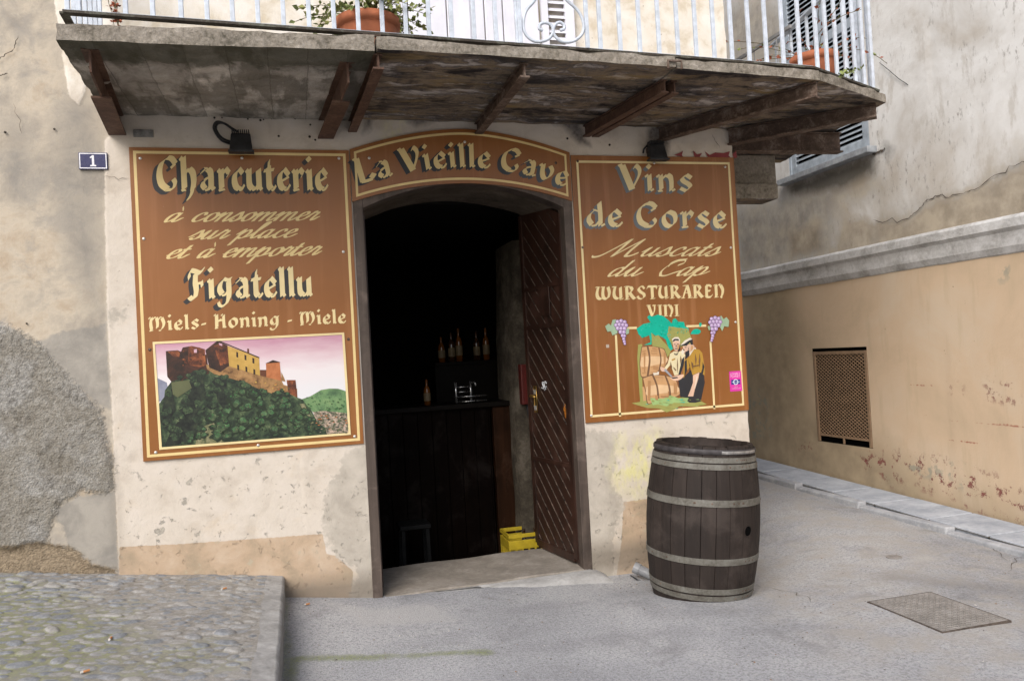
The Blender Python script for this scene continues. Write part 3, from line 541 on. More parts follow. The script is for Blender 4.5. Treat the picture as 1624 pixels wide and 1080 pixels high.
# raised cobbled pavement on the left: real pebbles set in mortar
KX = -.15
def pz(x): return .208 + np.clip(-.2 - x, -.1, 3) * .134
cxs = span((-5, -2.6, 20), (-2.6, KX, 400)); cys = span((-5, -2.45, 24), (-2.45, .0, 400))
CX, CY = [a.ravel() for a in np.meshgrid(cxs, cys, indexing='ij')]
H_ = .010 * fbm(CX * 3, CY * 3, 3) + .006 * fbm(CX * 22, CY * 22, 2); stn = np.zeros(len(CX)); ton = np.zeros(len(CX))
Hg = H_.reshape(len(cxs), len(cys)); Sg = stn.reshape(Hg.shape); Tg = ton.reshape(Hg.shape)
placed = []
for k in range(9000):
    x = rng.uniform(-2.6, KX - .13); y = rng.uniform(-2.45, -.02); a = rng.uniform(.023, .060) * (1.0 if rng.random() < .75 else .7); b = a * rng.uniform(.5, .85); an = rng.normal(0, .55)
    rr = (a + b) / 2
    if any((x - p) ** 2 + (y - q) ** 2 < (rr + r_) ** 2 * .82 for p, q, r_ in placed[-2500:]): continue
    placed.append((x, y, rr))
    i0, i1 = np.searchsorted(cxs, [x - a, x + a]); j0, j1 = np.searchsorted(cys, [y - a, y + a])
    if i1 <= i0 or j1 <= j0: continue
    X_, Y_ = np.meshgrid(cxs[i0:i1] - x, cys[j0:j1] - y, indexing='ij'); u_ = (X_ * math.cos(an) + Y_ * math.sin(an)) / a; v_ = (-X_ * math.sin(an) + Y_ * math.cos(an)) / b
    q = np.clip(1 - np.abs(u_) ** 2.4 - np.abs(v_) ** 2.4, 0, 1); hh = (q ** .32) * rr * rng.uniform(.12, .42) + .002; t_ = rng.random() ** 1.1
    k_ = (q > 0); Hg[i0:i1, j0:j1] = np.where(k_, np.maximum(Hg[i0:i1, j0:j1], .003 + hh), Hg[i0:i1, j0:j1]); Sg[i0:i1, j0:j1] = np.where(k_, np.minimum(1, q * 2.4 + .2), Sg[i0:i1, j0:j1]); Tg[i0:i1, j0:j1] = np.where(k_, t_, Tg[i0:i1, j0:j1])
CPt = np.stack([CX, CY], 1)
mo = sdf_many(CPt, [XY([(-60,960),(60,955),(200,1000),(210,1030),(120,1100),(-60,1090)], .3), XY([(150,985),(190,975),(200,1060),(330,1010),(350,1030),(240,1075),(150,1060)], .28), XY([(20,930),(120,945),(110,975),(-60,970)], .36)])
def cfn(U, V):
    edge = sm(KX - .012, KX, U)
    return np.stack([U + .012 * (fbm(V * 9, U * 0 + 3, 3) - .5) * sm(KX - .05, KX, U), V, pz(U) + Hg.ravel() - .012 * edge], 1)
cob = gridmesh('cobbled_pavement', cxs, cys, cfn, [M['cobble'], M['ramp_conc']], dict(stone=Sg.ravel(), tone=Tg.ravel(), moss=np.clip(mo, -1, 1)), face_mat=lambda u, v: (u > KX - .115 + .03 * (fbm(v * 6, v * 0, 2) - .5)))
tag(cob, kind='structure')
e = MB(); ys = np.linspace(-5, 0, 140)
V = []
for y in ys:
    dx = .012 * (float(fbm(np.array([y * 9]), np.array([3.]), 3)[0]) - .5); top = pz(KX) - .012 + .010 * float(fbm(np.array([KX*3]), np.array([y*3]), 3)[0]) + .003
    for k in range(4): V.append((KX + dx + .010 * (float(vnoise(y * 14, k * 2.7)) - .5) * (k > 0), y, top - (top + .08) * k / 3))
e.add(V, [(i*4+k, i*4+k+1, (i+1)*4+k+1, (i+1)*4+k) for i in range(len(ys)-1) for k in range(3)])
tag(e.build('pavement_kerb', M['ramp_conc'], smooth=True), kind='structure')

# stone pavement along the wall across the alley
def avz(y): return .092 + .033 * min(max(y, -2.5), 6)
mbk, mbf = MB(), MB(); y = -4.2
while y < 8:
    L = random.uniform(.85, 1.2); z = avz(y + L / 2); mbk.box((4.80 + random.uniform(-.002, .002), y + .002, z - .25), (4.895, y + L - .002, z - .010 + random.uniform(-.003, .003))); y += L
y = -4.0
while y < 8:
    L = random.uniform(.42, .66); z = avz(y + L / 2); t1, t2 = [random.uniform(-.004, .004) for _ in '12']
    mbf.add([(4.908, y+.004, z-.2),(5.36, y+.004, z-.2),(5.36, y+L-.014, z-.2),(4.908, y+L-.014, z-.2),(4.908, y+.004, avz(y)+t1),(5.36, y+.004, avz(y)+t2),(5.36, y+L-.014, avz(y+L)+t2),(4.908, y+L-.014, avz(y+L)+t1)],
            [(0,3,2,1),(4,5,6,7),(0,1,5,4),(1,2,6,5),(2,3,7,6),(3,0,4,7)]); y += L
tag(mbk.build('kerb', M['kerb'], bevel=.014, seg=3), kind='structure'); tag(mbf.build('stone_pavement', M['flag'], bevel=.006), kind='structure')
mb = MB(); mb.box((4.895, -4.2, -.2), (5.42, 8, avz(-2.5) - .02)); mb.add([(4.895,-2.5,avz(-2.5)-.012),(5.42,-2.5,avz(-2.5)-.012),(5.42,6,avz(6)-.012),(4.895,6,avz(6)-.012)], [(0,1,2,3)])
tag(mb.build('pavement_bed', plain('dark_joint_dirt', (.10,.085,.065), .95, var=.4, scale=20)), kind='structure')

# ================================================================ SHOP BUILDING
shop = thing('shop_building', 'old plastered corner building with an arched cellar door and a long iron-railed balcony', 'building', (1.2, 0, 0))
OX0, OX1 = .497, 1.977
def za(x): return 2.862 - .175 * ((np.asarray(x, float) - 1.237) / .74) ** 2
CORN = 3.43
fu = span((-6, -2.2, 40), (-2.2, CORN, 470)); fv = span((-.3, 3.5, 310), (3.5, 6.5, 90))
FU, FV = [a.ravel() for a in np.meshgrid(fu, fv, indexing='ij')]; FPt = np.stack([FU, FV], 1)
up = lambda pts: XZ(pts)
fa = {}
cream_poly = [(-1.45, 7), (-1.40, 4.2), (-1.36, 3.7), (-1.33, 3.42), (-1.27, 3.36), (-1.22, 3.5), (-1.0, 3.48), (-1.02, 3.3), (-1.10, 3.165)] + XZ([(166,222),(166,300),(170,500),(180,700),(189,905)]) + [(-1.15, -.5), (3.9, -.5), (3.9, 7)]
fa['cream'] = sdf_poly(FPt, cream_poly)
fa['grey'] = sdf_many(FPt, [XZ([(62,545),(100,525),(168,512),(178,650),(150,640),(110,600),(78,575)]), XZ([(82,805),(120,790),(184,775),(192,910),(150,910),(112,872)])])
cem = XZ([(-260,520),(-60,510),(0,513),(28,523),(55,540),(74,556),(84,572),(110,598),(140,626),(160,650),(168,690),(178,725),(183,775),(160,782),(130,775),(96,800),(84,830),(70,865),(40,872),(0,876),(-60,880),(-260,880)])
fa['cement'] = sdf_poly(FPt, cem); fa['brown'] = sdf_many(FPt, [XZ([(-260,868),(0,868),(60,858),(110,868),(150,895),(185,902),(185,925),(-260,935)])])
fa['dado'] = sdf_many(FPt, [XZ([(189,867),(300,861),(430,852),(512,846),(518,878),(532,880),(560,905),(556,960),(189,960)]), XZ([(988,796),(1030,790),(1045,930),(975,925),(985,860)])])
fa['strip'] = sdf_many(FPt, [XZ([(518,852),(512,800),(535,745),(560,712),(610,700),(610,965),(556,965),(560,905),(535,880)]), XZ([(926,680),(980,690),(972,760),(990,800),(975,850),(970,930),(930,930)]), XZ([(168,500),(176,488),(200,490),(200,500),(178,515)])])
fa['yellow'] = sdf_many(FPt, [XZ([(985,695),(1045,685),(1052,770),(1010,785),(978,775),(970,750)]), XZ([(610,190),(640,190),(640,210),(612,222)])])
fa['soot_dark'] = sdf_many(FPt, [XZ([(624,178),(692,176),(690,198),(660,206),(645,196)]), XZ([(848,182),(920,190),(935,232),(915,232),(890,200)]), XZ([(1026,196),(1062,196),(1058,245),(1028,245),(1020,225)]), XZ([(575,180),(600,180),(590,205),(575,210)]), XZ([(1140,195),(1170,200),(1170,250),(1160,230)])]) - .01
fa['stain_shade'] = sdf_many(FPt, [XZ([(82,190),(125,110),(165,225),(166,500),(130,480),(105,400),(82,300)]), XZ([(0,180),(60,200),(40,330),(0,300)])]) - .02
fa['upper'] = FV - 3.45; fa['lower'] = np.clip(1.05 - FV, -1, 1)
fa['dirt_shade'] = np.maximum(-np.abs(FV - .05) + .12, sdf_line(FPt, XZ([(168,700),(184,760),(190,905)]), .01)) - .02
fa = {k: np.clip(v, -.6, .6) for k, v in fa.items()}
def ffn(U, V):
    y = -.006 * sm(-.004, .004, fa['cream']) - .013 * sm(-.02, .04, fa['cement'] + .05 * (fbm(U * 9, V * 9, 3) - .5)) * (.35 + .5 * fbm(U * 14, V * 14, 4) + .75 * fbm(U * 38, V * 38, 3)) + .02 * sm(-.01, .03, fa['brown'] + .06 * (fbm(U * 8, V * 8, 3) - .5)) - .012 * (fbm(U * 1.1, V * 1.1, 3) - .5)
    y = y + .02 * sm(.6, 1, V / 9)
    return np.stack([U + np.where(U > CORN - 1e-6, .018 * (fbm(V * 7, U * 0, 3) - .5), 0), y, V], 1)
gridmesh('front_wall', fu, fv, ffn, M['facade'], fa, hole=lambda u, v: (u > OX0 - .03) & (u < OX1 + .03) & (v < za(u) + .03), parent=shop)
su = np.linspace(0, 7, 90); sv = np.linspace(-.3, 6.5, 90); SU, SV = [a.ravel() for a in np.meshgrid(su, sv, indexing='ij')]
gridmesh('side_wall', su, sv, lambda U, V: np.stack([np.where(U < 1e-6, CORN + .018 * (fbm(V * 7, U * 0, 3) - .5), CORN + .01 * (fbm(U, V, 2) - .5)), U * 1. - .004, V], 1), M['facade'], {k: np.full(len(SU), v) for k, v in dict(cream=.2, grey=-.5, cement=-.5, brown=-.5, dado=-.5, strip=-.5, yellow=-.5, soot_dark=-.5, stain_shade=-.5, dirt_shade=-.5, lower=-.2, upper=-.5).items()}, parent=shop)
mb = MB(); mb.box((-6, 1, 6.45), (CORN, 7, 6.5)); mb.build('roof', M['cave'], shop)

# door frame, arch lining, step
for a, b in (((.428, -.012, -.05), (OX0, .13, 2.80)), ((OX1, -.012, -.06), (2.048, .13, 2.80))): mb = MB(); mb.box(a, b); mb.build('door_jamb', M['frame'], shop, bevel=.006)
mb = MB(); xs = np.linspace(OX0, OX1, 25)
for y0, y1, dz in ((-.010, .12, 0.),):
    V = []
    for x in xs: z = float(za(x)); V += [(x, y0, z), (x, y0, z + .075), (x, y1, z + .075), (x, y1, z)]
    mb.add(V, [(i*4+k, i*4+(k+1)%4, (i+1)*4+(k+1)%4, (i+1)*4+k) for i in range(len(xs)-1) for k in range(4)])
mb.build('arch_frame', M['frame'], shop, recalc=True)
mb = MB()
mb.box((.40, .131, -.3), (.455, .72, 3.1)); mb.box((2.02, .131, -.3), (2.08, .72, 3.1))
V = []
for x in np.linspace(.455, 2.02, 25):
    z = float(za(np.clip(x, OX0, OX1))) + .02 - .05 * random.random() * 0
    for y in (.125, .3, .5, .72): V.append((x, y, z + .02 * (float(vnoise(x * 5, y * 6)) - .5)))
mb.add(V, [(i*4+k, (i+1)*4+k, (i+1)*4+k+1, i*4+k+1) for i in range(24) for k in range(3)])
mb.build('doorway_passage', M['cave_in'], shop)
mb = MB(); n = 14; V = []
xs = np.linspace(OX0 - .02, OX1 + .02, n)
for x in xs:
    zf = -.022 + .012 * (x - .5) / 1.5 + .004 * math.sin(x * 9)
    for y, dz in ((-.018, -.12), (-.018, -.004), (-.006, .004), (.35, .012 - .010 * math.sin((x - .5) * 2.1)), (.70, .016), (.70, -.3)): V.append((x, y, zf + dz))
mb.add(V, [(i*6+k, (i+1)*6+k, (i+1)*6+k+1, i*6+k+1) for i in range(n-1) for k in range(5)])
mb.build('door_step', M['sill_conc'], shop, smooth=False)
# cellar room
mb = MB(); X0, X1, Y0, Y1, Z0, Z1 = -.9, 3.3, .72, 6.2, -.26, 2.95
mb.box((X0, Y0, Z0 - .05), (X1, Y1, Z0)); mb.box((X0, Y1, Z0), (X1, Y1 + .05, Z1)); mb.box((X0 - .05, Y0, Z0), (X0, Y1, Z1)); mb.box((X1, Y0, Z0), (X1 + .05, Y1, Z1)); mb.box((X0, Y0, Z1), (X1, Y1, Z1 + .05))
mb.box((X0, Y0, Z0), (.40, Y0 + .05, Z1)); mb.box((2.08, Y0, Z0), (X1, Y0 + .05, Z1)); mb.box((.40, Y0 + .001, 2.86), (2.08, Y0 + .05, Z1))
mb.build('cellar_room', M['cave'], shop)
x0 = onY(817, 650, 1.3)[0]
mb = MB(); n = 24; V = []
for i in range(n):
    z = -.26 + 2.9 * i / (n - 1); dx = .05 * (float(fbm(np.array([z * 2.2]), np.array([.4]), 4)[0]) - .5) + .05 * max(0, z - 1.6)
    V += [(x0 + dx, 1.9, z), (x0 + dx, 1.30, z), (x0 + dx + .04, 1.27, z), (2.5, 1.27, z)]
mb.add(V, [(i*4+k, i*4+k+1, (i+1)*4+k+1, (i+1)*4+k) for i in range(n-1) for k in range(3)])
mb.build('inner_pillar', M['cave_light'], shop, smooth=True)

# door leaves: diagonal moulded boards
def leaf(hx, ang, mirror, W=.72):
    """hinge at (hx, .075); ang = direction of the leaf in plan"""
    d = Vector((math.cos(ang), math.sin(ang), 0)); nrm = Vector((-d.y, d.x, 0)) * (1 if not mirror else -1)
    base = Vector((hx, .075, 0))
    def P(u, z, t): p = base + d * u + nrm * t; return (p.x, p.y, z)
    def top(u): return 2.655 + .165 * (1 - (1 - u / W) ** 2)
    mb = MB(); us = np.linspace(0, W, 9); poly = [(0, .012), (W, .012)] + [(u, top(u)) for u in us[::-1]]
    mb.prism(poly, P, 0., -.045)
    o = mb.build('door_leaf', M['door'], shop, recalc=True, bevel=.004)
    fr = MB()
    def strip(u0, z0, u1, z1, w_, t=.012):
        a, b = Vector((u0, z0)), Vector((u1, z1)); e = (b - a).normalized(); q = Vector((-e.y, e.x)) * w_ / 2
        c = [a - q, b - q, b + q, a + q]; fr.prism([tuple(v) for v in c], P, .0005, t)
    def clipdiag(u0, z0, u1, z1, c):
        # line z = c - u*1.0 (falls towards the hinge side when mirrored)
        pts = []
        for u in (u0, u1):
            z = c + (u if mirror else u) * .95
            if z0 <= z <= z1: pts.append((u, z))
        for z in (z0, z1):
            u = (z - c) / .95
            if u0 < u < u1: pts.append((u, z))
        return pts[:2] if len(pts) >= 2 else None
    rects = [(.06, .07, W-.05, .72), (.06, .76, W-.05, 1.80), (.06, 1.84, W-.05, 2.12), (.06, 2.15, W-.05, 2.70)]
    for (u0, z0, u1, z1) in rects:
        c = z0 - W
        while c < z1 + W:
            g = clipdiag(u0, z0, u1, z1, c)
            if g and (Vector(g[0]) - Vector(g[1])).length > .03: strip(*g[0], *g[1], .007, .006)
            c += .135
    bt = fr.build('moulding', M['batten'], o)
    fr = MB(); strip(.03, .04, .03, 2.66, .05, .010); strip(W-.025, .04, W-.025, 2.76, .05, .010); strip(.055, .04, W-.05, .04, .06, .010); strip(.055, .74, W-.05, .74, .035, .010); strip(.055, 1.82, W-.05, 1.82, .03, .010); strip(.055, 2.135, W-.05, 2.135, .03, .010)
    fr.build('leaf_frame', M['door'], o)
    return o, P, W
rl, P, W = leaf(OX1 - .004, math.atan2(.70, -.115), False)
def LP(px, py):
    """photo pixel -> (u, z) on the right leaf's face"""
    b = np.array(P(0, 0, .01)); e = np.array(P(1, 0, .01)) - b; nn = np.cross(e, [0, 0, 1.]); d = ray(px, py); t = ((b - CAM) @ nn) / (d @ nn); q = CAM + t * d; return float((q - b) @ e), float(q[2])
u, z = LP(850, 633)
mb = MB(); mb.prism([(u-.022, z-.11), (u+.022, z-.11), (u+.022, z+.11), (u-.022, z+.11)], P, .011, .017); mb.tube([P(u, z+.03, .016), P(u, z+.03, .06), P(u-.01, z+.03, .066), P(u-.10, z+.025, .066)], .010, 8)
mb.build('door_handle', plain('brass', (.50,.31,.09), .35, .9), rl, smooth=True)
for a in (-.07, .06): mb = MB(); mb.prism([(u-.018+.0, z+a-.018), (u+.018, z+a-.018), (u+.02, z+a+.018), (u-.018, z+a+.018)], P, .0172, .020); mb.build('lock_plate', M['steel'], rl)
ug, zg = LP(862, 612)
mb = MB()
for pts in ([(-.05,.02),(-.03,.035),(-.01,.02),(-.02,-.01),(-.045,-.005)], [(0,.03),(.02,.025),(.0,-.02),(.04,-.015)], [(-.03,-.02),(-.01,-.035)]):
    mb.tube([P(ug+a, zg+b, .0085) for a, b in cr(pts, 5)], .0045, 5)
mb.build('chalk_scribble', plain('pale_scribble', (.55,.57,.60), .8), rl)
uo, zo = LP(896, 652)
mb = MB(); mb.prism([(uo+.03*math.cos(t)*(1+.3*math.sin(3*t)), zo+.05*math.sin(t)*(1+.2*math.cos(5*t))) for t in np.linspace(0, 2*math.pi, 16, endpoint=False)], P, .0005, .004)
mb.build('reflection_patch', plain('painted_orange_reflection', (.36,.13,.02), .4, var=.5, scale=60), rl)  # orange reflection on the varnish, painted as a flat patch
uh, zh = LP(862, 478)
mb = MB(); mb.prism([(uh-.10, zh-.11), (uh+.07, zh-.11), (uh+.07, zh+.11), (uh-.10, zh+.11)], P, .008, .016); mb.build('hatch', M['door'], rl, bevel=.003)
ll, P2, W2 = leaf(OX0 + .004, math.atan2(.70, .06), True, .55)
mb = MB(); mb.box((.53, .60, 1.55), (.56, .66, 1.95)); mb.build('door_bolt', plain('dark_iron', (.05,.048,.05), .4, .5), ll, bevel=.004)

# ramp of pale cement in front of the step
mb = MB(); V = []; n = 22
for i in range(n):
    t = i / (n - 1); x = .86 + 1.28 * t; wob = .012 * math.sin(x * 11) + .008 * math.sin(x * 23)
    yo = -.03 - .15 * sm(0, .9, t) + wob * sm(0, .3, t) - (0 if t < .96 else 0); zt = -.026 + .012 * t - .05 * float(sm(.93, 1, t)); zg_ = float(gz(x, yo)) + .006
    V += [(x, -.012, zt), (x, -.05 - .05 * t, zt - .008), (x, yo, zg_), (x, yo - .012, zg_ - .03)]
mb.add(V, [(i*4+k, i*4+k+1, (i+1)*4+k+1, (i+1)*4+k) for i in range(n-1) for k in range(3)])
tag(mb.build('cement_ramp', M['ramp_conc'], smooth=True, recalc=True), kind='structure')

# balcony: four slab pieces on iron beams
def slab(poly, z0, z1, mat, tilt=None):
    """quad plan outline -> rough-edged slab"""
    b = bmesh.new(); f = (lambda x, y: 0.) if tilt is None else tilt
    vs = [b.verts.new((x, y, z0 + f(x, y))) for x, y in poly] + [b.verts.new((x, y, z1 + f(x, y))) for x, y in poly]
    for q in ((3,2,1,0),(4,5,6,7),(0,1,5,4),(1,2,6,5),(2,3,7,6),(3,0,4,7)): b.faces.new([vs[i] for i in q])
    bmesh.ops.subdivide_edges(b, edges=[e for e in b.edges if abs(e.verts[0].co.z - e.verts[1].co.z) > .05], cuts=4, use_grid_fill=True)
    bmesh.ops.subdivide_edges(b, edges=[e for e in b.edges if abs(e.verts[0].co.z - e.verts[1].co.z) < .02 or True], cuts=1, use_grid_fill=True)
    for _ in range(4):
        L = [e for e in b.edges if e.calc_length() > .07]
        if not L: break
        bmesh.ops.subdivide_edges(b, edges=L, cuts=1, use_grid_fill=True)
    bmesh.ops.triangulate(b, faces=[f_ for f_ in b.faces if len(f_.verts) > 4])
    b.normal_update()
    for v in b.verts:
        p = v.co * 6.; q = v.co * 22.
        nv = mnoise.noise(p) * .012 + mnoise.noise(q) * .007
        ed = 1.0 if v.co.z > z0 + .012 or True else .4
        v.co += v.normal * nv * ed
    mb = MB(); b.verts.index_update(); mb.add([v.co for v in b.verts], [[v.index for v in f_.verts] for f_ in b.faces]); b.free()
    return mb.build('balcony_slab', mat, shop)
slab([(-1.085,-1.225),(.490,-1.275),(.495,-.004),(-1.125,-.004)], 3.302, 3.388, M['soffit_c'])
slab([(.507,-1.285),(2.325,-1.225),(2.30,-.004),(.507,-.004)], 3.312, 3.374, M['soffit_s'])
slab([(2.340,-1.215),(3.425,-1.125),(3.425,-.004),(2.315,-.004)], 3.308, 3.370, M['soffit_s'])
slab([(3.437,-1.12),(4.27,-.745),(4.57,1.02),(3.437,1.02)], 3.306, 3.368, M['soffit_s'])
def beam(pw, pt, h, wf, cut=1., mat='rust', zt=3.304, drop=None):
    """I-beam from the wall to the slab edge; lower flange stops at 'cut'"""
    mb = MB(); a, b = Vector((*pw, 0)), Vector((*pt, 0)); t = .011; hb = h if drop is None else drop
    zz = lambda k: zt - h + (h - hb) * k
    mb.bar((a.x, a.y, zt - .004), (b.x, b.y, zt - .004), wf * .8, .008)
    V = []; d = (b - a).normalized(); n_ = Vector((-d.y, d.x, 0)) * t / 2
    for s_ in (-1, 1):
        for k, zc in ((0, zt - .009), (1, zt - .009), (1, zz(1)), (0, zz(0))): p = a.lerp(b, k) + n_ * s_; V.append((p.x, p.y, zc + (t if zc < zt - .02 else 0)))
    mb.add(V, [(0,1,2,3),(7,6,5,4),(1,0,4,5),(2,1,5,6),(3,2,6,7),(0,3,7,4)])
    c = a.lerp(b, cut); mb.bar((a.x, a.y, zz(0) + t/2), (c.x, c.y, zz(cut) + t/2), wf, t)
    return mb.build('support_beam', M[mat], shop, recalc=True)
beam((-1.055,.0), (-.955,-1.13), .135, .105, .66); beam((.265,0), (.355,-1.11), .135, .105, .72); beam((.450,0), (.512,-1.235), .085, .060, 1., 'rust')
beam((1.352,0), (1.365,-1.20), .085, .060, 1., 'rust2'); beam((2.19,0), (2.345,-1.03), .085, .055, 1., 'rust'); beam((2.265,0), (2.42,-1.02), .085, .055, 1., 'rust')
beam((2.80,0), (3.42,-1.10), .105, .075, 1., 'rust2'); beam((3.40,-.0), (4.20,-.725), .125, .085, 1., 'rust2', 3.300, .10); beam((3.44,.03), (4.44,.0), .165, .085, 1., 'rust2', 3.295, .165)
mb = MB(); mb.box((3.437, .70, 3.03), (4.30, .93, 3.296)); mb.box((3.437, .66, 2.885), (4.285, .93, 3.028)); mb.build('end_corbel', M['soffit_s'], shop, bevel=.015)
# first floor: double door with a louvred half, red frieze over the right-hand board
mb = MB()
for x in np.arange(.74, 1.86, .14): mb.box((x + .004, -.045, 3.42), (x + .136, -.02, 5.6))
mb.box((.70, -.052, 3.42), (.736, -.01, 5.6)); mb.box((1.27, -.056, 3.42), (1.33, -.03, 5.6))
mb.build('balcony_door', M['whitedoor'], shop, bevel=.006)
mb = MB(); mb.box((1.875, -.06, 3.42), (1.925, -.02, 5.6)); mb.box((2.06, -.06, 3.42), (2.13, -.02, 5.6)); mb.box((1.925, -.058, 3.42), (2.06, -.022, 3.56))
for k in range(34): z = 3.60 + k * .055; mb.add([(1.925,-.052,z),(2.06,-.052,z),(2.06,-.024,z+.035),(1.925,-.024,z+.035)], [(0,1,2,3)])
mb.build('louvred_shutter', M['whitedoor'], shop, bevel=0)
mb = MB()
for poly in ([(1068,247),(1078,243),(1082,240),(1080,247),(1082,250)], [(1098,240),(1104,246),(1112,244),(1108,250),(1100,250)], [(1116,241),(1124,247),(1133,243),(1146,244),(1156,241),(1154,248),(1158,252),(1122,251)], [(1160,246),(1166,240),(1167,251),(1163,252)]):
    mb = MB(); mb.prism(XZ(poly), lambda u, v, t: (u, t, v), -.0155, -.0135); mb.build('painted_frieze', paint((.22,.045,.05), .8), shop)
for (x0, y0, x1, y1) in [(212,207,244,219)]:
    p, q = onY(x0, y0), onY(x1, y1); mb = MB(); mb.box((p[0], -.022, q[2]), (q[0], -.008, p[2]))
    for x in (p[0] + .014, q[0] - .014): mb.lathe([(0,.004),(.006,.003),(.007,0)], 8, (x, -.022, (p[2]+q[2])/2), 0, 'y')
    tag(mb.build('wall_plate', M['zinc'], bevel=.003), 'small blank grey metal plate screwed to the cream wall under the balcony', 'plate')

hm = plain('nail_hole_shadow', (.05,.04,.03), .95)
for px, py, r_ in ((340,187,.007),(352,187,.005),(393,189,.006),(413,191,.008),(418,190,.005),(431,188,.008),(468,188,.008),(442,216,.008),(492,198,.007),(491,217,.009),(500,222,.007),(719,186,.008),(786,190,.007),(900,220,.009),(1074,206,.008),(967,230,.009),(8,210,.008),(86,205,.007),(42,513,.006),(1050,300,.0)):
    if r_: q = onY(px, py, -.012); mb = MB(); mb.lathe([(r_, -.003), (r_ * .8, .0035), (0, .004)], 9, (q[0], -.012, q[2]), 0, 'y'); mb.build('nail_hole', hm, shop)
ckm = plain('crack_shadow_grime', (.085,.07,.055), .95)
for pts, w_ in (([(-10,100),(0,95),(22,80),(30,58)], .0035), ([(24,165),(36,214)], .002), ([(0,122),(14,118)], .004), ([(165,282),(206,284)], .002), ([(1140,236),(1128,214)], .003)): crackmesh('wall_crack', XZ(pts), w_, lambda a, b: (a, -.0145, b), ckm, shop)
for k, c in enumerate(CRK): tag(crackmesh('street_crack', XY(c), .0025, lambda a, b: (a, b, float(gz(a, b)) + .0045), ckm, None), kind='structure')
# ================================================================ SIGNS
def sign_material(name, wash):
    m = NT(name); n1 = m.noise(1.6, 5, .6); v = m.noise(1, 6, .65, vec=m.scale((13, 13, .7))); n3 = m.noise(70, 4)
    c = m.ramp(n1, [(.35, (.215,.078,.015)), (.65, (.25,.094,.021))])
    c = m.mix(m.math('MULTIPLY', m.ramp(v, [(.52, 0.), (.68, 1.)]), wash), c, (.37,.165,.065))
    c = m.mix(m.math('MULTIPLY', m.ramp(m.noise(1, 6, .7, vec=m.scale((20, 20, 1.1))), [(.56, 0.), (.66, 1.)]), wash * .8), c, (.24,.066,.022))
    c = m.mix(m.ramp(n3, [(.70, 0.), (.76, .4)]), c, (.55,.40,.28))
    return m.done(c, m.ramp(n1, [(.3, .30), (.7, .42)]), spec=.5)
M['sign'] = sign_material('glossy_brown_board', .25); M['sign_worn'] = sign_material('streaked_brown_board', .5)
M['gold'] = plain('pale_gold_sign_paint', (.66,.51,.235), .45, var=.06, scale=6); M['gold2'] = plain('cream_sign_paint', (.70,.57,.30), .45, var=.06, scale=6)
def shade_mat(name, lo, hi, x0, x1):
    m = NT(name); n = m.noise(5, 5); t = m.math('DIVIDE', m.math('SUBTRACT', m.sep(0), x0), x1 - x0)
    return m.done(m.ramp(m.math('ADD', t, m.math('MULTIPLY', m.math('SUBTRACT', n, .5), .5)), [(0., lo), (1., hi)]), .45, spec=.4)
YB = -.022                                  # face of the boards
FRONT = lambda u, v, t: (u, t, v)
def board(name, label, poly, mat, y1=YB):
    c = np.mean(poly, 0); o = thing(name, label, 'sign', (float(c[0]), y1, float(min(p[1] for p in poly))))
    mb = MB(); mb.prism(poly, FRONT, -.009, y1); mb.build('board', mat, o, recalc=True, bevel=.0015); return o
def flat(o, name, mat, V2, F, y): 
    mb = MB(); mb.add([(u, y, v) for u, v in V2], F); return mb.build(name, mat, o)
def ringband(o, name, mat, outer, inner, y):
    n = len(outer); return flat(o, name, mat, list(outer) + list(inner), [(i, (i+1) % n, n + (i+1) % n, n + i) for i in range(n)], y)
def inset_rect(x0, z0, x1, z1, d): return [(x0+d, z0+d), (x1-d, z0+d), (x1-d, z1-d), (x0+d, z1-d)]
def screws(o, pts, dark=()):
    for p in pts:
        q = onY(*p, YB); mb = MB(); mb.lathe([(.0105, 0), (.0095, .003), (.005, .006), (0, .0065)], 12, (q[0], YB - .0004, q[2]), 0, 'y'); mb.build('screw', M['steel'] if p not in dark else M['rust2'], o, smooth=True)
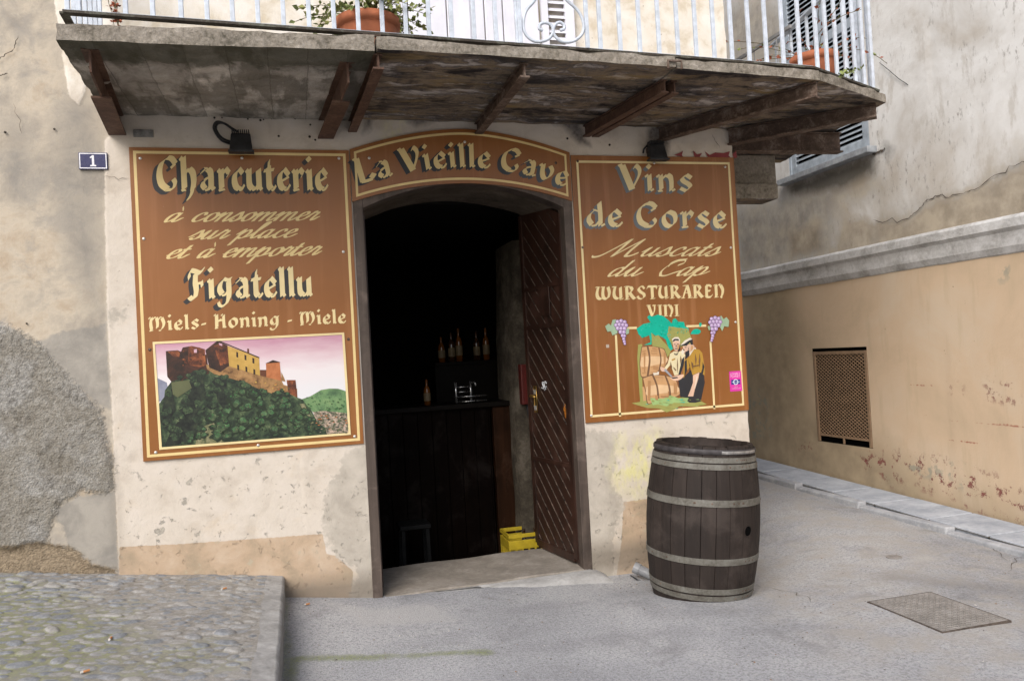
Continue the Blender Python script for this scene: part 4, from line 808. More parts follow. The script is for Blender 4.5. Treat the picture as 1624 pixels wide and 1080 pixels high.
def write(o, text, font, a, b, xpx, mat, shade=None, y=YB, name='lettering', path=None, space=.45, track=0., sh=(-.027, -.021), cell=.0016):
    """text with its baseline between photo pixels a and b, x-height xpx photo pixels"""
    st, wd = layout(text, font, space, track); A, B_ = onY(*a, YB), onY(*b, YB); mid = ((a[0]+b[0])/2, (a[1]+b[1])/2)
    xh = float(np.linalg.norm(onY(mid[0], mid[1], YB) - onY(mid[0], mid[1] - xpx, YB)))
    allx = np.concatenate([np.concatenate([p[:, 0] + abs(v[0]), p[:, 0] - abs(v[0])]) for p, v, r in st]); lo, hi = allx.min(), allx.max()
    sx = (B_[0] - A[0]) / (hi - lo); nf = min(1.0, max(.70, .95 * (sx / xh) ** .6)) if font != 'S' else min(1.6, max(1., sx / xh))
    out = []
    for p, v, r in st:
        X = A[0] + (p[:, 0] - lo) * sx; t = (X - A[0]) / (B_[0] - A[0]); vv = v * xh * nf
        if path is None: out.append((np.stack([X, A[2] + (B_[2] - A[2]) * t + p[:, 1] * xh], 1), vv, r * xh))
        else:
            xm = float(X.mean()); z0, dz = path(xm); an = math.atan(dz); dx = X - xm; c_, s_ = math.cos(an), math.sin(an)
            out.append((np.stack([xm + dx * c_ - p[:, 1] * xh * s_, z0 + dx * s_ + p[:, 1] * xh * c_], 1), np.array([vv[0]*c_ - vv[1]*s_, vv[0]*s_ + vv[1]*c_]), r * xh))
    Fd, lo_, h = raster(out, cell)
    if shade:
        k = 9; di, dj = int(round(sh[0] / h)), int(round(sh[1] / h)); px_, pz_ = abs(di), abs(dj)
        G = np.full((Fd.shape[0] + px_, Fd.shape[1] + pz_), -1e9)
        for q in range(k + 1):
            i, j = int(round(di * q / k)), int(round(dj * q / k)); i0, j0 = (px_ + i if di < 0 else i), (pz_ + j if dj < 0 else j)
            W_ = G[i0:i0 + Fd.shape[0], j0:j0 + Fd.shape[1]]; np.maximum(W_, Fd, out=W_)
        l2 = lo_ + np.array([di * h if di < 0 else 0, dj * h if dj < 0 else 0]); V, F_ = contour(G, l2, h); flat(o, name + '_shade', shade, V, F_, y - .0006)
    V, F_ = contour(Fd, lo_, h); return flat(o, name, mat, V, F_, y - .0011)

# left board
lx0, lz0, lx1, lz1 = -.987, 1.049, .418, 3.088
s1 = board('sign_board', 'large brown sign left of the doorway with gold lettering above a printed castle picture', [(lx0,lz0),(lx1,lz0),(lx1,lz1),(lx0,lz1)], M['sign'])
ringband(s1, 'border_line', M['gold'], inset_rect(lx0, lz0, lx1, lz1, .024), inset_rect(lx0, lz0, lx1, lz1, .042), YB - .0008)
dk = shade_mat('charcoal_letter_shade', (.028,.027,.028), (.045,.038,.033), 0., .9)
write(s1, 'Charcuterie', 'B', (250,304), (521,304), 38, M['gold'], dk, name='heading')
write(s1, 'a` consommer', 'S', (260,352.5), (509,349.5), 14, M['gold'], name='script_line', space=.7)
write(s1, 'sur place', 'S', (299,380), (474,376.5), 13.5, M['gold'], name='script_line', space=.6)
write(s1, 'et a` emporter', 'S', (264,410.5), (512,404.5), 14, M['gold'], name='script_line', space=.7)
write(s1, 'Figatellu', 'B', (298,476), (496,471), 34, M['gold2'], shade_mat('fading_letter_shade', (.028,.027,.028), (.15,.095,.05), .3, 1.1), name='heading')
write(s1, 'Miels- Honing - Miele', 'B', (236,525.5), (549,513), 16.5, M['gold2'], name='product_line', space=.5)
# the castle photograph printed on the board
def pm(name, stops, scale, rough=.35, detail=8, vec=None, thr=None):
    m = NT(name); n = m.noise(scale, detail, .72, .3, vec=m.scale(vec) if vec else None); return m.done(m.ramp(n, stops), rough, spec=.45)
zz = lambda x, y: (200 + x / 4., 480 + y / 4.)
m = NT('printed_sky'); zt_, zb_ = onY(*zz(700,230), YB)[2] - s1.location[2], onY(*zz(1300,560), YB)[2] - s1.location[2]
tt = m.math('DIVIDE', m.math('SUBTRACT', zt_, m.sep(2)), zt_ - zb_)
psky = m.done(m.ramp(m.math('ADD', tt, m.math('MULTIPLY', m.math('SUBTRACT', m.noise(5, 5, .6, vec=m.scale((1, 1, 4))), .5), .35)), [(0., (.46,.23,.31)), (.3, (.60,.44,.48)), (.6, (.68,.63,.64)), (1., (.64,.64,.66))]), .35, spec=.45)
ptree = pm('printed_trees', [(.36, (.008,.012,.010)), (.48, (.022,.038,.022)), (.58, (.055,.085,.04)), (.70, (.16,.19,.10))], 16)
prock = pm('printed_red_stone', [(.38, (.030,.014,.010)), (.50, (.13,.038,.018)), (.62, (.32,.10,.035)), (.72, (.40,.16,.06))], 11)
pramp = pm('printed_rampart', [(.36, (.10,.05,.022)), (.52, (.30,.165,.065)), (.68, (.42,.26,.11))], 14)
pdark = pm('printed_dark_stone', [(.4, (.020,.012,.010)), (.6, (.07,.026,.016))], 10)
phill = pm('printed_green_hill', [(.36, (.05,.10,.05)), (.52, (.13,.235,.10)), (.68, (.20,.30,.13))], 12)
ptown = pm('printed_roofs', [(.40, (.06,.07,.045)), (.5, (.22,.19,.14)), (.6, (.48,.36,.28))], 34, detail=4)
pblue = pm('printed_far_hill', [(.4, (.16,.17,.24)), (.6, (.24,.25,.32))], 6)
pmats = [psky, pblue, phill, ptown, ptree, pdark, prock, pm('printed_ochre_wall', [(.36, (.38,.23,.05)), (.6, (.52,.33,.085))], 9), paint((.12,.045,.025), .35), pm('printed_orange_tower', [(.36, (.30,.09,.03)), (.6, (.46,.17,.065))], 12), pramp, paint((.035,.02,.015), .35), paint((.05,.09,.04), .35), paint((.02,.03,.018), .35), paint((.045,.13,.045), .35), paint((.10,.11,.055), .35), pm('printed_tree_shadow', [(.40, (.006,.008,.008)), (.56, (.018,.026,.018)), (.72, (.05,.06,.03))], 20), pm('printed_scrub', [(.38, (.05,.065,.03)), (.52, (.16,.16,.08)), (.66, (.30,.27,.17))], 24), pm('printed_lit_trees', [(.36, (.02,.04,.02)), (.5, (.05,.11,.05)), (.64, (.12,.21,.09)), (.74, (.26,.33,.16))], 22)]
lay = [(0, [(185,262),(1370,203),(1410,828),(230,915)]), (1, [(203,478),(262,506),(285,620),(212,625)]), (2, [(1112,612),(1170,592),(1235,553),(1290,544),(1345,545),(1397,562),(1403,735),(1190,700)]), (3, [(1185,690),(1260,685),(1404,700),(1410,828),(1230,838)]),
 (4, [(230,915),(214,640),(246,596),(250,555),(290,500),(300,470),(480,405),(570,440),(650,452),(760,488),(850,532),(940,556),(990,535),(1085,600),(1118,612),(1180,690),(1215,760),(1262,790),(1275,837),(800,872)]),
 (5, [(255,308),(330,302),(352,312),(350,480),(290,500),(265,470)]), (5, [(345,330),(512,330),(530,450),(420,470),(350,500)]), (6, [(268,312),(330,304),(345,318),(340,345),(300,340)]), (6, [(350,315),(362,285),(420,275),(470,286),(502,296),(508,398),(470,408),(420,400),(388,395),(350,430)]), (5, [(350,315),(362,285),(400,278),(395,395),(350,430)]),
 (10, [(510,392),(560,395),(655,400),(850,460),(985,492),(1000,520),(1085,545),(1087,602),(1010,565),(940,580),(850,550),(760,508),(640,472),(560,452),(515,420)]), (5, [(505,302),(580,243),(645,272),(656,400),(600,440),(530,412)]), (6, [(560,275),(600,258),(645,280),(654,380),(600,400),(575,330)]),
 (7, [(645,274),(845,350),(851,462),(656,402)]), (11, [(580,243),(590,240),(847,346),(846,354)]), (8, [(769,318),(782,322),(781,293),(770,291)]), (8, [(850,426),(890,426),(892,472),(851,463)]), (9, [(888,385),(975,378),(986,496),(891,472)]), (11, [(884,386),(932,364),(981,378)]), (10, [(985,440),(1000,470),(1012,500),(985,496)]),
 (6, [(1018,490),(1075,490),(1087,602),(1030,570)])]
for wx, wy in ((700,312),(752,330),(802,350),(706,392),(758,404),(808,420)): lay.append((11, [(wx,wy),(wx+12,wy+4),(wx+13,wy+37),(wx+1,wy+33)]))
lay += [(16, [(395,450),(480,425),(505,560),(470,660),(430,760),(470,860),(300,905),(250,900),(300,780),(380,700),(400,560)]), (16, [(250,600),(300,560),(320,680),(260,760),(225,720)]), (16, [(560,470),(640,480),(640,560),(700,620),(640,700),(580,620)]), (16, [(930,590),(990,552),(1030,600),(990,640)]), (16, [(760,515),(850,556),(880,640),(800,620)]), (17, [(1010,600),(1030,600),(1050,690),(1045,760),(1025,690)]), (17, [(470,790),(560,760),(600,860),(630,890),(440,900)]), (17, [(1100,640),(1130,640),(1190,760),(1170,770)]), (15, [(290,505),(400,490),(420,540),(330,600),(300,580)])]
lay += [(0, [(432,292),(452,294),(452,318),(434,318)]), (0, [(590,256),(612,262),(612,276),(594,270)])]
mb = MB(); treep = lay[4][1]
for k, (mi, pts) in enumerate(lay): mb.prism(XZ([zz(*p) for p in pts]), FRONT, YB - .0010 - k * .00007, YB - .0009 - k * .00007, mi, sides=False) if False else mb.add([(u, YB - .0010 - k * .00007, v) for u, v in XZ([zz(*p) for p in pts])], [t for t in tessellate_polygon([[Vector((u, v, 0)) for u, v in XZ([zz(*p) for p in pts])]])], mi)
nb = 0; crowns = []
while len(crowns) < 150:
    c = np.array([rng.uniform(215, 1270), rng.uniform(430, 905)])
    if sdf_poly(c[None], treep)[0] > 14: crowns.append((c[1] + rng.uniform(-40, 40), c))
def blob(cx, cy, rr, n=13):
    ph = rng.uniform(0, 6.28, 3); return [zz(cx + rr * (1 + .22 * math.sin(3*t + ph[0]) + .16 * math.sin(5*t + ph[1]) + rng.uniform(-.10, .10)) * math.cos(t), cy + .8 * rr * (1 + .2 * math.sin(4*t + ph[2]) + rng.uniform(-.10, .10)) * math.sin(t)) for t in np.linspace(0, 2*math.pi, n, endpoint=False)]
def lay_blob(pts, mi):
    global nb
    y_ = YB - .0030 - nb * 2.2e-6; q = XZ(pts); mb.add([(u, y_, v) for u, v in q], [t for t in tessellate_polygon([[Vector((u, v, 0)) for u, v in q]])], mi); nb += 1
for _, c in sorted(crowns, key=lambda t: t[0]):
    lit = min(1., max(0., (c[0] - 480) / 500 + (c[1] - 640) / 500)); rr = rng.uniform(16, 40); rr = min(rr, max(8, float(sdf_poly(c[None], treep)[0]) * .9))
    lay_blob(blob(c[0], c[1], rr), 16 if lit < .3 else 13)
    lay_blob(blob(c[0] + .1*rr, c[1] - .15*rr, rr * .8), 4)
    if lit > .3: lay_blob(blob(c[0] + .15*rr, c[1] - .25*rr, rr * .5), 4 if rng.random() < .4 else 18)
    for k in range(3 if lit < .3 else 5): lay_blob(blob(c[0] + rr * rng.uniform(-.35, .6), c[1] + rr * rng.uniform(-.65, .15), rr * rng.uniform(.07, .2), 8), (13 if rng.random() < .6 else 12) if lit < .3 else (14 if rng.random() < .5 else 12 if rng.random() < .7 else 15))
for k in range(60):      # sunlit stones on the walls
    x, y = rng.uniform(360, 655), rng.uniform(290, 400); lay_blob(blob(x, y, rng.uniform(3, 9), 6), 6 if rng.random() < .7 else 5) if sdf_many(np.array([[x, y]]), [lay[6][1], lay[8][1], [(555,275),(645,275),(654,390),(600,430)]])[0] > 8 else None
for k in range(70):
    x = rng.uniform(560, 1060); y = 470 + (x - 560) * .19 + rng.uniform(-30, 40)
    if sdf_poly(np.array([[x, y]]), [(510,392),(655,400),(850,460),(985,492),(1085,545),(1087,602),(1010,565),(940,556),(850,532),(760,488),(650,452),(560,440)])[0] > 5: lay_blob(blob(x, y, rng.uniform(2, 6), 6), (9, 7, 5, 15)[int(rng.integers(0, 4))])
for k in range(90):
    x, y = rng.uniform(1200, 1400), rng.uniform(695, 820); lay_blob([zz(x, y), zz(x + rng.uniform(6, 16), y + 1), zz(x + rng.uniform(6, 14), y + rng.uniform(4, 8)), zz(x - 2, y + 6)], (12, 16, 9, 3, 15)[int(rng.integers(0, 5))])
for k in range(40):
    x = rng.uniform(1140, 1390); y = rng.uniform(600, 690); lay_blob(blob(x, y, rng.uniform(3, 8), 6), 12 if rng.random() < .7 else 14)
mb.build('castle_picture', pmats, s1)
ringband(s1, 'picture_border', M['gold2'], XZ([zz(*p) for p in ((215,930),(1424,835),(1382,190),(172,250))]), XZ([zz(*p) for p in ((231,914),(1409,823),(1368,204),(187,264))]), YB - .0045)
screws(s1, [(222.5,251.5),(383.7,251),(537.5,251.5),(228,379),(544.5,399.5),(237.5,554.5),(247,717.5),(409.5,706),(552.5,538),(562.5,692)], [(552.5,538),(237.5,554.5)])

# arched board over the door
def zt(x): x = np.asarray(x, float); return 3.256 - .160 * np.abs((x - 1.237) / .81) ** 1.75
def zb(x): x = np.asarray(x, float); return 2.861 - .132 * ((x - 1.237) / .81) ** 2
xs = np.linspace(.424, 2.046, 40)
s2 = board('sign_board', 'arched narrow brown sign directly over the dark doorway', [(x, float(zb(x))) for x in xs] + [(x, float(zt(x))) for x in xs[::-1]], M['sign'])
xi, xj = np.linspace(.452, 2.018, 40), np.linspace(.468, 2.002, 40)
outer = [(x, float(zb(x)) + .024) for x in xi] + [(x, float(zt(x)) - .026) for x in xi[::-1]]; inner = [(x, float(zb(x)) + .041) for x in xj] + [(x, float(zt(x)) - .043) for x in xj[::-1]]
ringband(s2, 'border_line', M['gold'], outer, inner, YB - .0008)
bp = np.array([onY(550 + px / 4.51, 200 + py / 4.51, YB)[[0, 2]] for px, py in ((140,405),(300,365),(515,330),(640,310),(790,300),(900,300),(985,302),(1170,340),(1310,358),(1410,385),(1510,425))])
pf = np.polyfit(bp[:, 0], bp[:, 1], 4); dpf = np.polyder(pf)
write(s2, 'La Vieille Cave', 'B', (570,290), (897,292), 27, M['gold'], shade_mat('blue_black_letter_shade', (.025,.026,.03), (.11,.125,.14), .1, 1.1), name='heading', path=lambda x: (float(np.polyval(pf, x)), float(np.polyval(dpf, x))), space=.42, sh=(-.030, -.020))
screws(s2, [(585.5,251),(737,225.5),(881.5,258.8)], [(881.5,258.8)])

# right board
rx0, rz0, rx1, rz1 = 2.054, 1.067, 3.428, 3.076
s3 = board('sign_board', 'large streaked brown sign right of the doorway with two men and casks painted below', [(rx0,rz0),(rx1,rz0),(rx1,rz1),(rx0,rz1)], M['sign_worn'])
ringband(s3, 'border_line', M['gold2'], inset_rect(rx0, rz0, rx1, rz1, .040), inset_rect(rx0, rz0, rx1, rz1, .057), YB - .0008)
bs = shade_mat('grey_letter_shade', (.13,.145,.155), (.20,.185,.17), .2, 1.5)
write(s3, 'Vins', 'B', (982,304), (1100,305), 29, M['gold2'], bs, name='heading', sh=(-.026, -.019)); write(s3, 'de Corse', 'B', (930,360), (1153,363), 28, M['gold2'], bs, name='heading', space=.5, sh=(-.026, -.019))
write(s3, 'Muscats', 'S', (938,407), (1145,406), 14, M['gold2'], name='script_line'); write(s3, 'du Cap', 'S', (963,438.5), (1127,437), 14, M['gold2'], name='script_line', space=.9)
write(s3, 'WURSTURAREN', 'U', (945,477.5), (1149,472.5), 22.5, M['gold2'], name='product_line'); write(s3, 'VINI', 'U', (1025.5,503), (1078,502), 19.5, M['gold2'], name='product_line')
z7 = lambda x, y: (900 + x / 4.5, 440 + y / 4.5); z1 = lambda x, y: (1000 + x / 6., 480 + y / 6.)
mb = MB()
for a, b, w_ in ((z7(345,410), z7(375,992), .0085), (z7(425,362), z7(495,360), .0085), (z7(1020,455), z7(1048,938), .0085), (z7(848,349), z7(990,344), .0085)):
    A, B_ = [np.array(onY(*q, YB))[[0, 2]] for q in (a, b)]; e = (B_ - A) / np.linalg.norm(B_ - A); q = np.array([-e[1], e[0]]) * w_
    mb = MB(); mb.add([(p[0], YB - .0008, p[1]) for p in (A - q, B_ - q, B_ + q, A + q)], [(0,1,2,3)]); mb.build('trellis_line', M['gold2'], s3)
sk, teal, oliv, tan, tan2, brn, crm, must, blk, grn, wht, grey_, pur, pur2, leafg, outl = [paint(c, .4) for c in ((.66,.44,.32), (.0,.40,.28), (.30,.30,.09), (.52,.30,.14), (.66,.45,.26), (.16,.085,.045), (.68,.60,.38), (.42,.24,.04), (.028,.028,.032), (.30,.44,.17), (.68,.62,.52), (.30,.32,.36), (.42,.29,.52), (.62,.50,.70), (.30,.42,.28), (.06,.045,.05))]
pmat = [sk, teal, oliv, tan, tan2, brn, crm, must, blk, grn, wht, grey_, pur, pur2, leafg, outl]
SK, TE, OL, TA, TB, BR, CR_, MU, BK, GR, WH, GY_, PU, PV, LE, OU = range(16)
def cpoly(pts, n=5): return [tuple(p) for p in cr(list(pts) + [pts[0]], n)[:-1]]
scene = []
def P_(mi, pts, smooth=True): scene.append((mi, [z1(*p) for p in (cpoly(pts) if smooth else pts)]))
P_(TE, [(45,250),(108,205),(178,190),(145,140),(165,120),(192,135),(248,115),(300,130),(345,165),(380,200),(390,160),(415,150),(440,182),(495,185),(508,230),(535,240),(545,288),(500,300),(440,300),(380,330),(365,370),(392,440),(360,462),(320,350),(250,310),(230,322),(190,290),(188,400),(110,405),(178,378),(165,312),(100,338),(62,300)], False)
P_(TE, [(556,300),(580,262),(625,250),(655,272),(632,300)]); P_(TE, [(640,225),(640,198),(656,192),(664,210),(650,232)])
P_(OL, [(352,225),(440,240),(530,248),(570,345),(560,420),(460,420),(400,420),(365,372),(335,310)], False); P_(OL, [(185,285),(215,320),(250,310),(290,360),(330,400),(372,462),(340,520),(310,440),(240,440),(195,415)], False)
P_(OL, [(60,400),(98,395),(104,560),(98,700),(110,960),(80,965),(62,700),(52,520)], False); P_(TA, [(100,800),(150,800),(150,950),(110,945)], False)
P_(OL, [(0,955),(100,938),(180,915),(370,885),(440,905),(560,888),(642,893),(656,935),(712,965),(620,985),(450,985),(395,1020),(330,1042),(260,1005),(150,1000),(60,975)], False)
P_(BR, [(92,420),(170,412),(290,432),(322,470),(340,535),(325,600),(275,645),(108,715),(78,640),(75,540)]); P_(TA, [(98,425),(170,417),(285,437),(316,472),(333,535),(318,595),(270,638),(110,705),(84,640),(82,540)])
P_(TB, [(92,520),(150,510),(325,520),(328,570),(260,585),(92,610)]); P_(BR, [(140,418),(158,416),(178,540),(160,690),(142,695),(162,540)]); P_(BR, [(250,430),(264,433),(282,540),(268,640),(252,648),(270,540)])
P_(BR, [(100,715),(200,686),(330,692),(412,728),(445,800),(448,885),(200,955),(145,955),(128,850)]); P_(TA, [(108,720),(200,692),(328,698),(408,732),(438,800),(441,880),(200,948),(152,948),(136,850)])
P_(TB, [(140,800),(250,780),(432,800),(438,850),(300,860),(145,880)]); P_(BR, [(190,690),(206,688),(246,790),(262,930),(244,936),(232,800)]); P_(BR, [(310,694),(326,697),(362,790),(374,900),(358,905),(346,800)])
P_(GR, [(170,905),(300,912),(370,880),(445,908),(560,905),(590,930),(520,955),(400,950),(330,985),(250,965),(200,975)], False)
P_(BK, [(440,735),(500,700),(560,640),(640,655),(684,690),(692,760),(655,935),(600,950),(525,935),(540,905),(460,897)], False)
P_(CR_, [(362,488),(400,462),(440,470),(480,455),(508,500),(495,560),(470,620),(452,682),(405,692),(385,640),(368,590),(325,640),(292,640),(340,580)], False); P_(BK, [(475,540),(500,510),(492,590),(460,690),(440,690)], False); P_(MU, [(378,540),(412,528),(412,542),(380,554)], False); P_(BK, [(398,480),(420,490),(445,470),(430,500),(408,498)], False)
P_(SK, [(386,375),(440,348),(458,388),(452,440),(425,464),(398,440)]); P_(WH, [(380,350),(405,330),(440,328),(458,352),(456,380),(446,362),(400,368),(388,372)], False); P_(BK, [(386,362),(405,345),(444,346),(448,364),(415,360),(395,372)], False); P_(BK, [(438,440),(458,425),(460,452),(440,470)], False)
P_(SK, [(482,416),(540,396),(582,402),(592,432),(545,482),(502,482)]); P_(BK, [(458,412),(490,375),(552,338),(576,352),(580,402),(560,402),(552,376),(520,412),(500,412)], False); P_(WH, [(470,396),(500,362),(550,334),(574,348),(540,362),(498,392),(462,408)], False); P_(WH, [(480,440),(500,470),(480,500),(468,470)], False); P_(BK, [(505,470),(545,452),(545,500),(510,540)], False)
P_(WH, [(548,480),(600,425),(610,440),(560,510),(545,520)], False); P_(MU, [(592,440),(640,448),(668,478),(690,610),(690,690),(642,660),(575,688),(552,610),(520,650),(492,720),(486,690),(498,545),(540,520)], False); P_(BK, [(535,545),(552,600),(540,680),(560,700),(575,690),(552,640)], False); P_(BK, [(672,560),(688,610),(672,690),(650,680),(668,630)], False); P_(BK, [(500,560),(520,540),(524,640),(500,700)], False)
P_(SK, [(580,690),(642,662),(628,730),(596,830),(582,890),(532,890),(556,830),(580,760)], False); P_(SK, [(268,612),(300,615),(330,640),(320,655),(280,650)]); P_(WH, [(200,665),(258,655),(256,684),(208,690)], False); P_(GY_, [(300,640),(320,630),(385,700),(372,708)], False)
P_(SK, [(360,715),(400,700),(440,690),(488,682),(488,705),(450,735),(400,740)]); P_(BK, [(370,712),(430,705),(440,716),(390,724)], False); P_(BK, [(528,935),(560,925),(640,925),(655,938),(600,950),(545,948)], False)
# painted modelling: leaf clumps, barrel tones, faces and folds
TE2, TE3, TA0 = len(pmat), len(pmat) + 1, len(pmat) + 2; pmat += [paint((.0,.30,.20), .4), paint((.06,.48,.36), .4), paint((.40,.215,.095), .4)]
scene0 = scene; tealp = scene[0][1]
for k in range(120):
    x, y = rng.uniform(50, 540), rng.uniform(115, 460)
    if sdf_poly(np.array([z1(x, y)]), tealp)[0] > .8: a_ = rng.uniform(0, 3.14); l_ = rng.uniform(6, 15); P_(TE2 if rng.random() < .55 else TE3, [(x - l_*math.cos(a_), y - l_*math.sin(a_)), (x + 4*math.sin(a_), y - 4*math.cos(a_)), (x + l_*math.cos(a_), y + l_*math.sin(a_)), (x - 4*math.sin(a_), y + 4*math.cos(a_))], False)
for k in range(60):
    x, y = rng.uniform(190, 565), rng.uniform(235, 500)
    if max(sdf_poly(np.array([z1(x, y)]), scene[3][1])[0], sdf_poly(np.array([z1(x, y)]), scene[4][1])[0]) > .8 and not (375 < x < 600 and y > 320): P_(GR if rng.random() < .4 else 2, [(x, y), (x + rng.uniform(4, 9), y + rng.uniform(6, 22)), (x + rng.uniform(-3, 3), y + rng.uniform(18, 34))], False)
for yy, mi in ((455, TA0), (480, TA0), (610, TA0), (660, TA0)): P_(mi, [(96, yy + 8), (130, yy), (136, yy + 5), (100, yy + 14)], False); P_(mi, [(180, yy), (240, yy), (242, yy + 5), (182, yy + 6)], False)
for (x0, y0, x1, y1) in ((300,470,322,600), (112,470,128,660), (200,600,250,640), (190,430,245,445), (285,600,315,620)): P_(TA0, [(x0, y0), (x1, y0 + 6), (x1 - 4, y1), (x0 + 2, y1 - 6)], False)
for (x0, y0, x1, y1) in ((150,740,178,930), (395,760,430,870), (220,880,250,925), (215,705,300,712), (340,840,352,900), (270,880,345,900)): P_(TA0, [(x0, y0), (x1, y0 + 4), (x1 - 4, y1), (x0 + 2, y1 - 4)], False)
for k in range(50): x, y = rng.uniform(20, 690), rng.uniform(890, 1010); P_((GR, OL, TE3, OL)[int(rng.integers(0, 4))], [(x, y), (x + rng.uniform(10, 40), y + rng.uniform(-10, 3)), (x + rng.uniform(15, 50), y + rng.uniform(2, 9))], False) if sdf_many(np.array([z1(x, y)]), [q[1] for q in scene if q[0] in (OL, GR) and len(q[1]) > 10][-2:])[0] > .6 else None
for pts in ([(398,396),(412,392),(412,397),(399,400)], [(426,391),(442,392),(441,397),(427,396)], [(418,398),(423,418),(412,420)], [(404,436),(430,434),(426,440),(408,441)], [(452,400),(458,400),(452,440),(446,436)], [(500,424),(516,420),(515,426),(501,429)], [(486,440),(500,452),(490,456)], [(530,420),(540,440),(526,462),(534,440)], [(365,560),(380,610),(376,640),(362,600)], [(430,520),(436,600),(432,680),(426,600)], [(460,500),(470,540),(458,590),(456,540)], [(600,480),(612,540),(604,600),(598,540)], [(640,480),(648,540),(640,620),(632,560)], [(575,600),(640,590),(640,598),(578,610)], [(560,560),(580,580),(578,640),(566,600)], [(392,610),(420,640),(416,650),(394,626)]):
    P_(BK if pts[0][0] < 560 and pts[0][1] < 470 else BR, pts, False)
P_(TA, [(432,400),(450,398),(444,440),(428,452)], False); P_(TA, [(560,410),(580,412),(578,440),(556,460)], False); P_(WH, [(612,700),(622,702),(600,800),(590,820)], False)
def grapes(f, cx, cy, sgn, n, leafs):
    for lf in leafs: scene.append((LE, [f(*p) for p in lf])); 
    for k, (dx, dy, r_) in enumerate(n):
        for mi, rr, ox in ((OU, r_ * 1.16, 0), (PU, r_, 0), (PV, r_ * .55, -r_ * .2)): scene.append((mi, [f(cx + sgn * dx + ox + rr * math.cos(t), cy + dy + ox + rr * math.sin(t)) for t in np.linspace(0, 2*math.pi, 9, endpoint=False)]))
clus = [(-25,-32,14),(0,-38,14),(25,-30,14),(-36,-8,14),(-12,-12,15),(13,-10,15),(36,-6,14),(-24,14,15),(0,16,15),(24,16,15),(-4,40,15),(20,42,14),(10,66,13),(24,68,11),(18,90,12),(22,108,11),(26,124,9)]
grapes(z7, 372, 350, 1, clus, [[(258,350),(285,330),(300,345),(310,305),(335,300),(350,325),(345,400),(310,415),(300,385),(275,390)], [(400,370),(430,365),(428,400),(408,410)]])
grapes(z7, 1040, 328, -1, clus, [[(1140,310),(1120,285),(1100,300),(1085,275),(1062,285),(1060,330),(1090,385),(1105,350),(1135,355)], [(985,350),(1005,345),(1010,375),(995,380)]])
mb = MB()
for k, (mi, pts) in enumerate(scene):
    q = XZ(pts); mb.add([(u, YB - .0012 - k * .00003, v) for u, v in q], [t for t in tessellate_polygon([[Vector((u, v, 0)) for u, v in q]])], mi)
mb.build('cellar_picture', pmat, s3)
screws(s3, [(916,256),(1037.5,259),(1150,265),(924,392.5),(1159,393),(937.8,659),(1166.5,511)], [(916,256),(924,392.5)])
mb = MB(); c = z7(286, 490); p = onY(*c, YB); mb.add([(p[0]-.012,YB-.0008,p[2]-.012),(p[0]+.012,YB-.0008,p[2]-.012),(p[0]+.012,YB-.0008,p[2]+.012),(p[0]-.012,YB-.0008,p[2]+.012)], [(0,1,2,3)]); mb.build('tape_scrap', paint((.42,.36,.30)), s3)
# pink sticker on the right board's edge
st_ = onY(1158, 621, YB); en = onY(1175, 588, YB); sw, shh = en[0] - st_[0], en[2] - st_[2]
stk = thing('sticker', 'small pink sticker with a blue band on the wine sign right edge', 'sticker', (float(st_[0]), YB, float(st_[2])))
def sq(name, mat, u0, v0, u1, v1, k):
    V = [(st_[0] + sw * u, YB - .0015 - .0003 * k, st_[2] + shh * v) for u, v in ((u0,v0),(u1,v0),(u1,v1),(u0,v1))]; mb = MB(); mb.add(V, [(0,1,2,3)]); return mb.build(name, mat, stk)
mb = MB(); mb.box((st_[0], YB - .0017, st_[2]), (en[0], YB - .0004, en[2])); mb.build('backing', paint((.62,.04,.33)), stk)
sq('blue_band', paint((.03,.035,.20)), .12, .34, .88, .58, 2)
mb = MB(); cx_, cz_ = st_[0] + sw * .5, st_[2] + shh * .46
V = [(cx_ + r_ * sw * math.cos(t), YB - .0028, cz_ + r_ * sw * math.sin(t)) for r_ in (.15, .21) for t in np.linspace(0, 2*math.pi, 20, endpoint=False)]; mb.add(V, [(k, (k+1) % 20, 20 + (k+1) % 20, 20 + k) for k in range(20)])
mb.build('ring_emblem', paint((.62,.70,.80)), stk)
def ftext(s, size, x, y, z, mat, name, parent, align='CENTER', spacing=1.):
    cu = bpy.data.curves.new('t', 'FONT'); cu.body = s; cu.size = size; cu.align_x = align; cu.align_y = 'CENTER'; cu.fill_mode = 'FRONT'; cu.space_line = spacing
    o = bpy.data.objects.new('t', cu); COL.objects.link(o); bpy.context.view_layer.update(); me = bpy.data.meshes.new_from_object(o.evaluated_get(bpy.context.evaluated_depsgraph_get())); bpy.data.objects.remove(o); bpy.data.curves.remove(cu)
    mb = MB(); mb.add([(x + v.co.x, y, z + v.co.y) for v in me.vertices], [tuple(p.vertices) for p in me.polygons]); bpy.data.meshes.remove(me); return mb.build(name, mat, parent)
pk = paint((.78,.52,.66)); lb = paint((.66,.76,.86))
ftext('LONELY\nPLANET', shh * .155, cx_, YB - .0024, st_[2] + shh * .80, pk, 'lettering', stk, spacing=.8); ftext('lonely planet', shh * .085, cx_, YB - .0030, cz_, lb, 'lettering', stk)
ftext('2012\nrecommended', shh * .085, cx_, YB - .0024, st_[2] + shh * .18, pk, 'lettering', stk, spacing=.85)
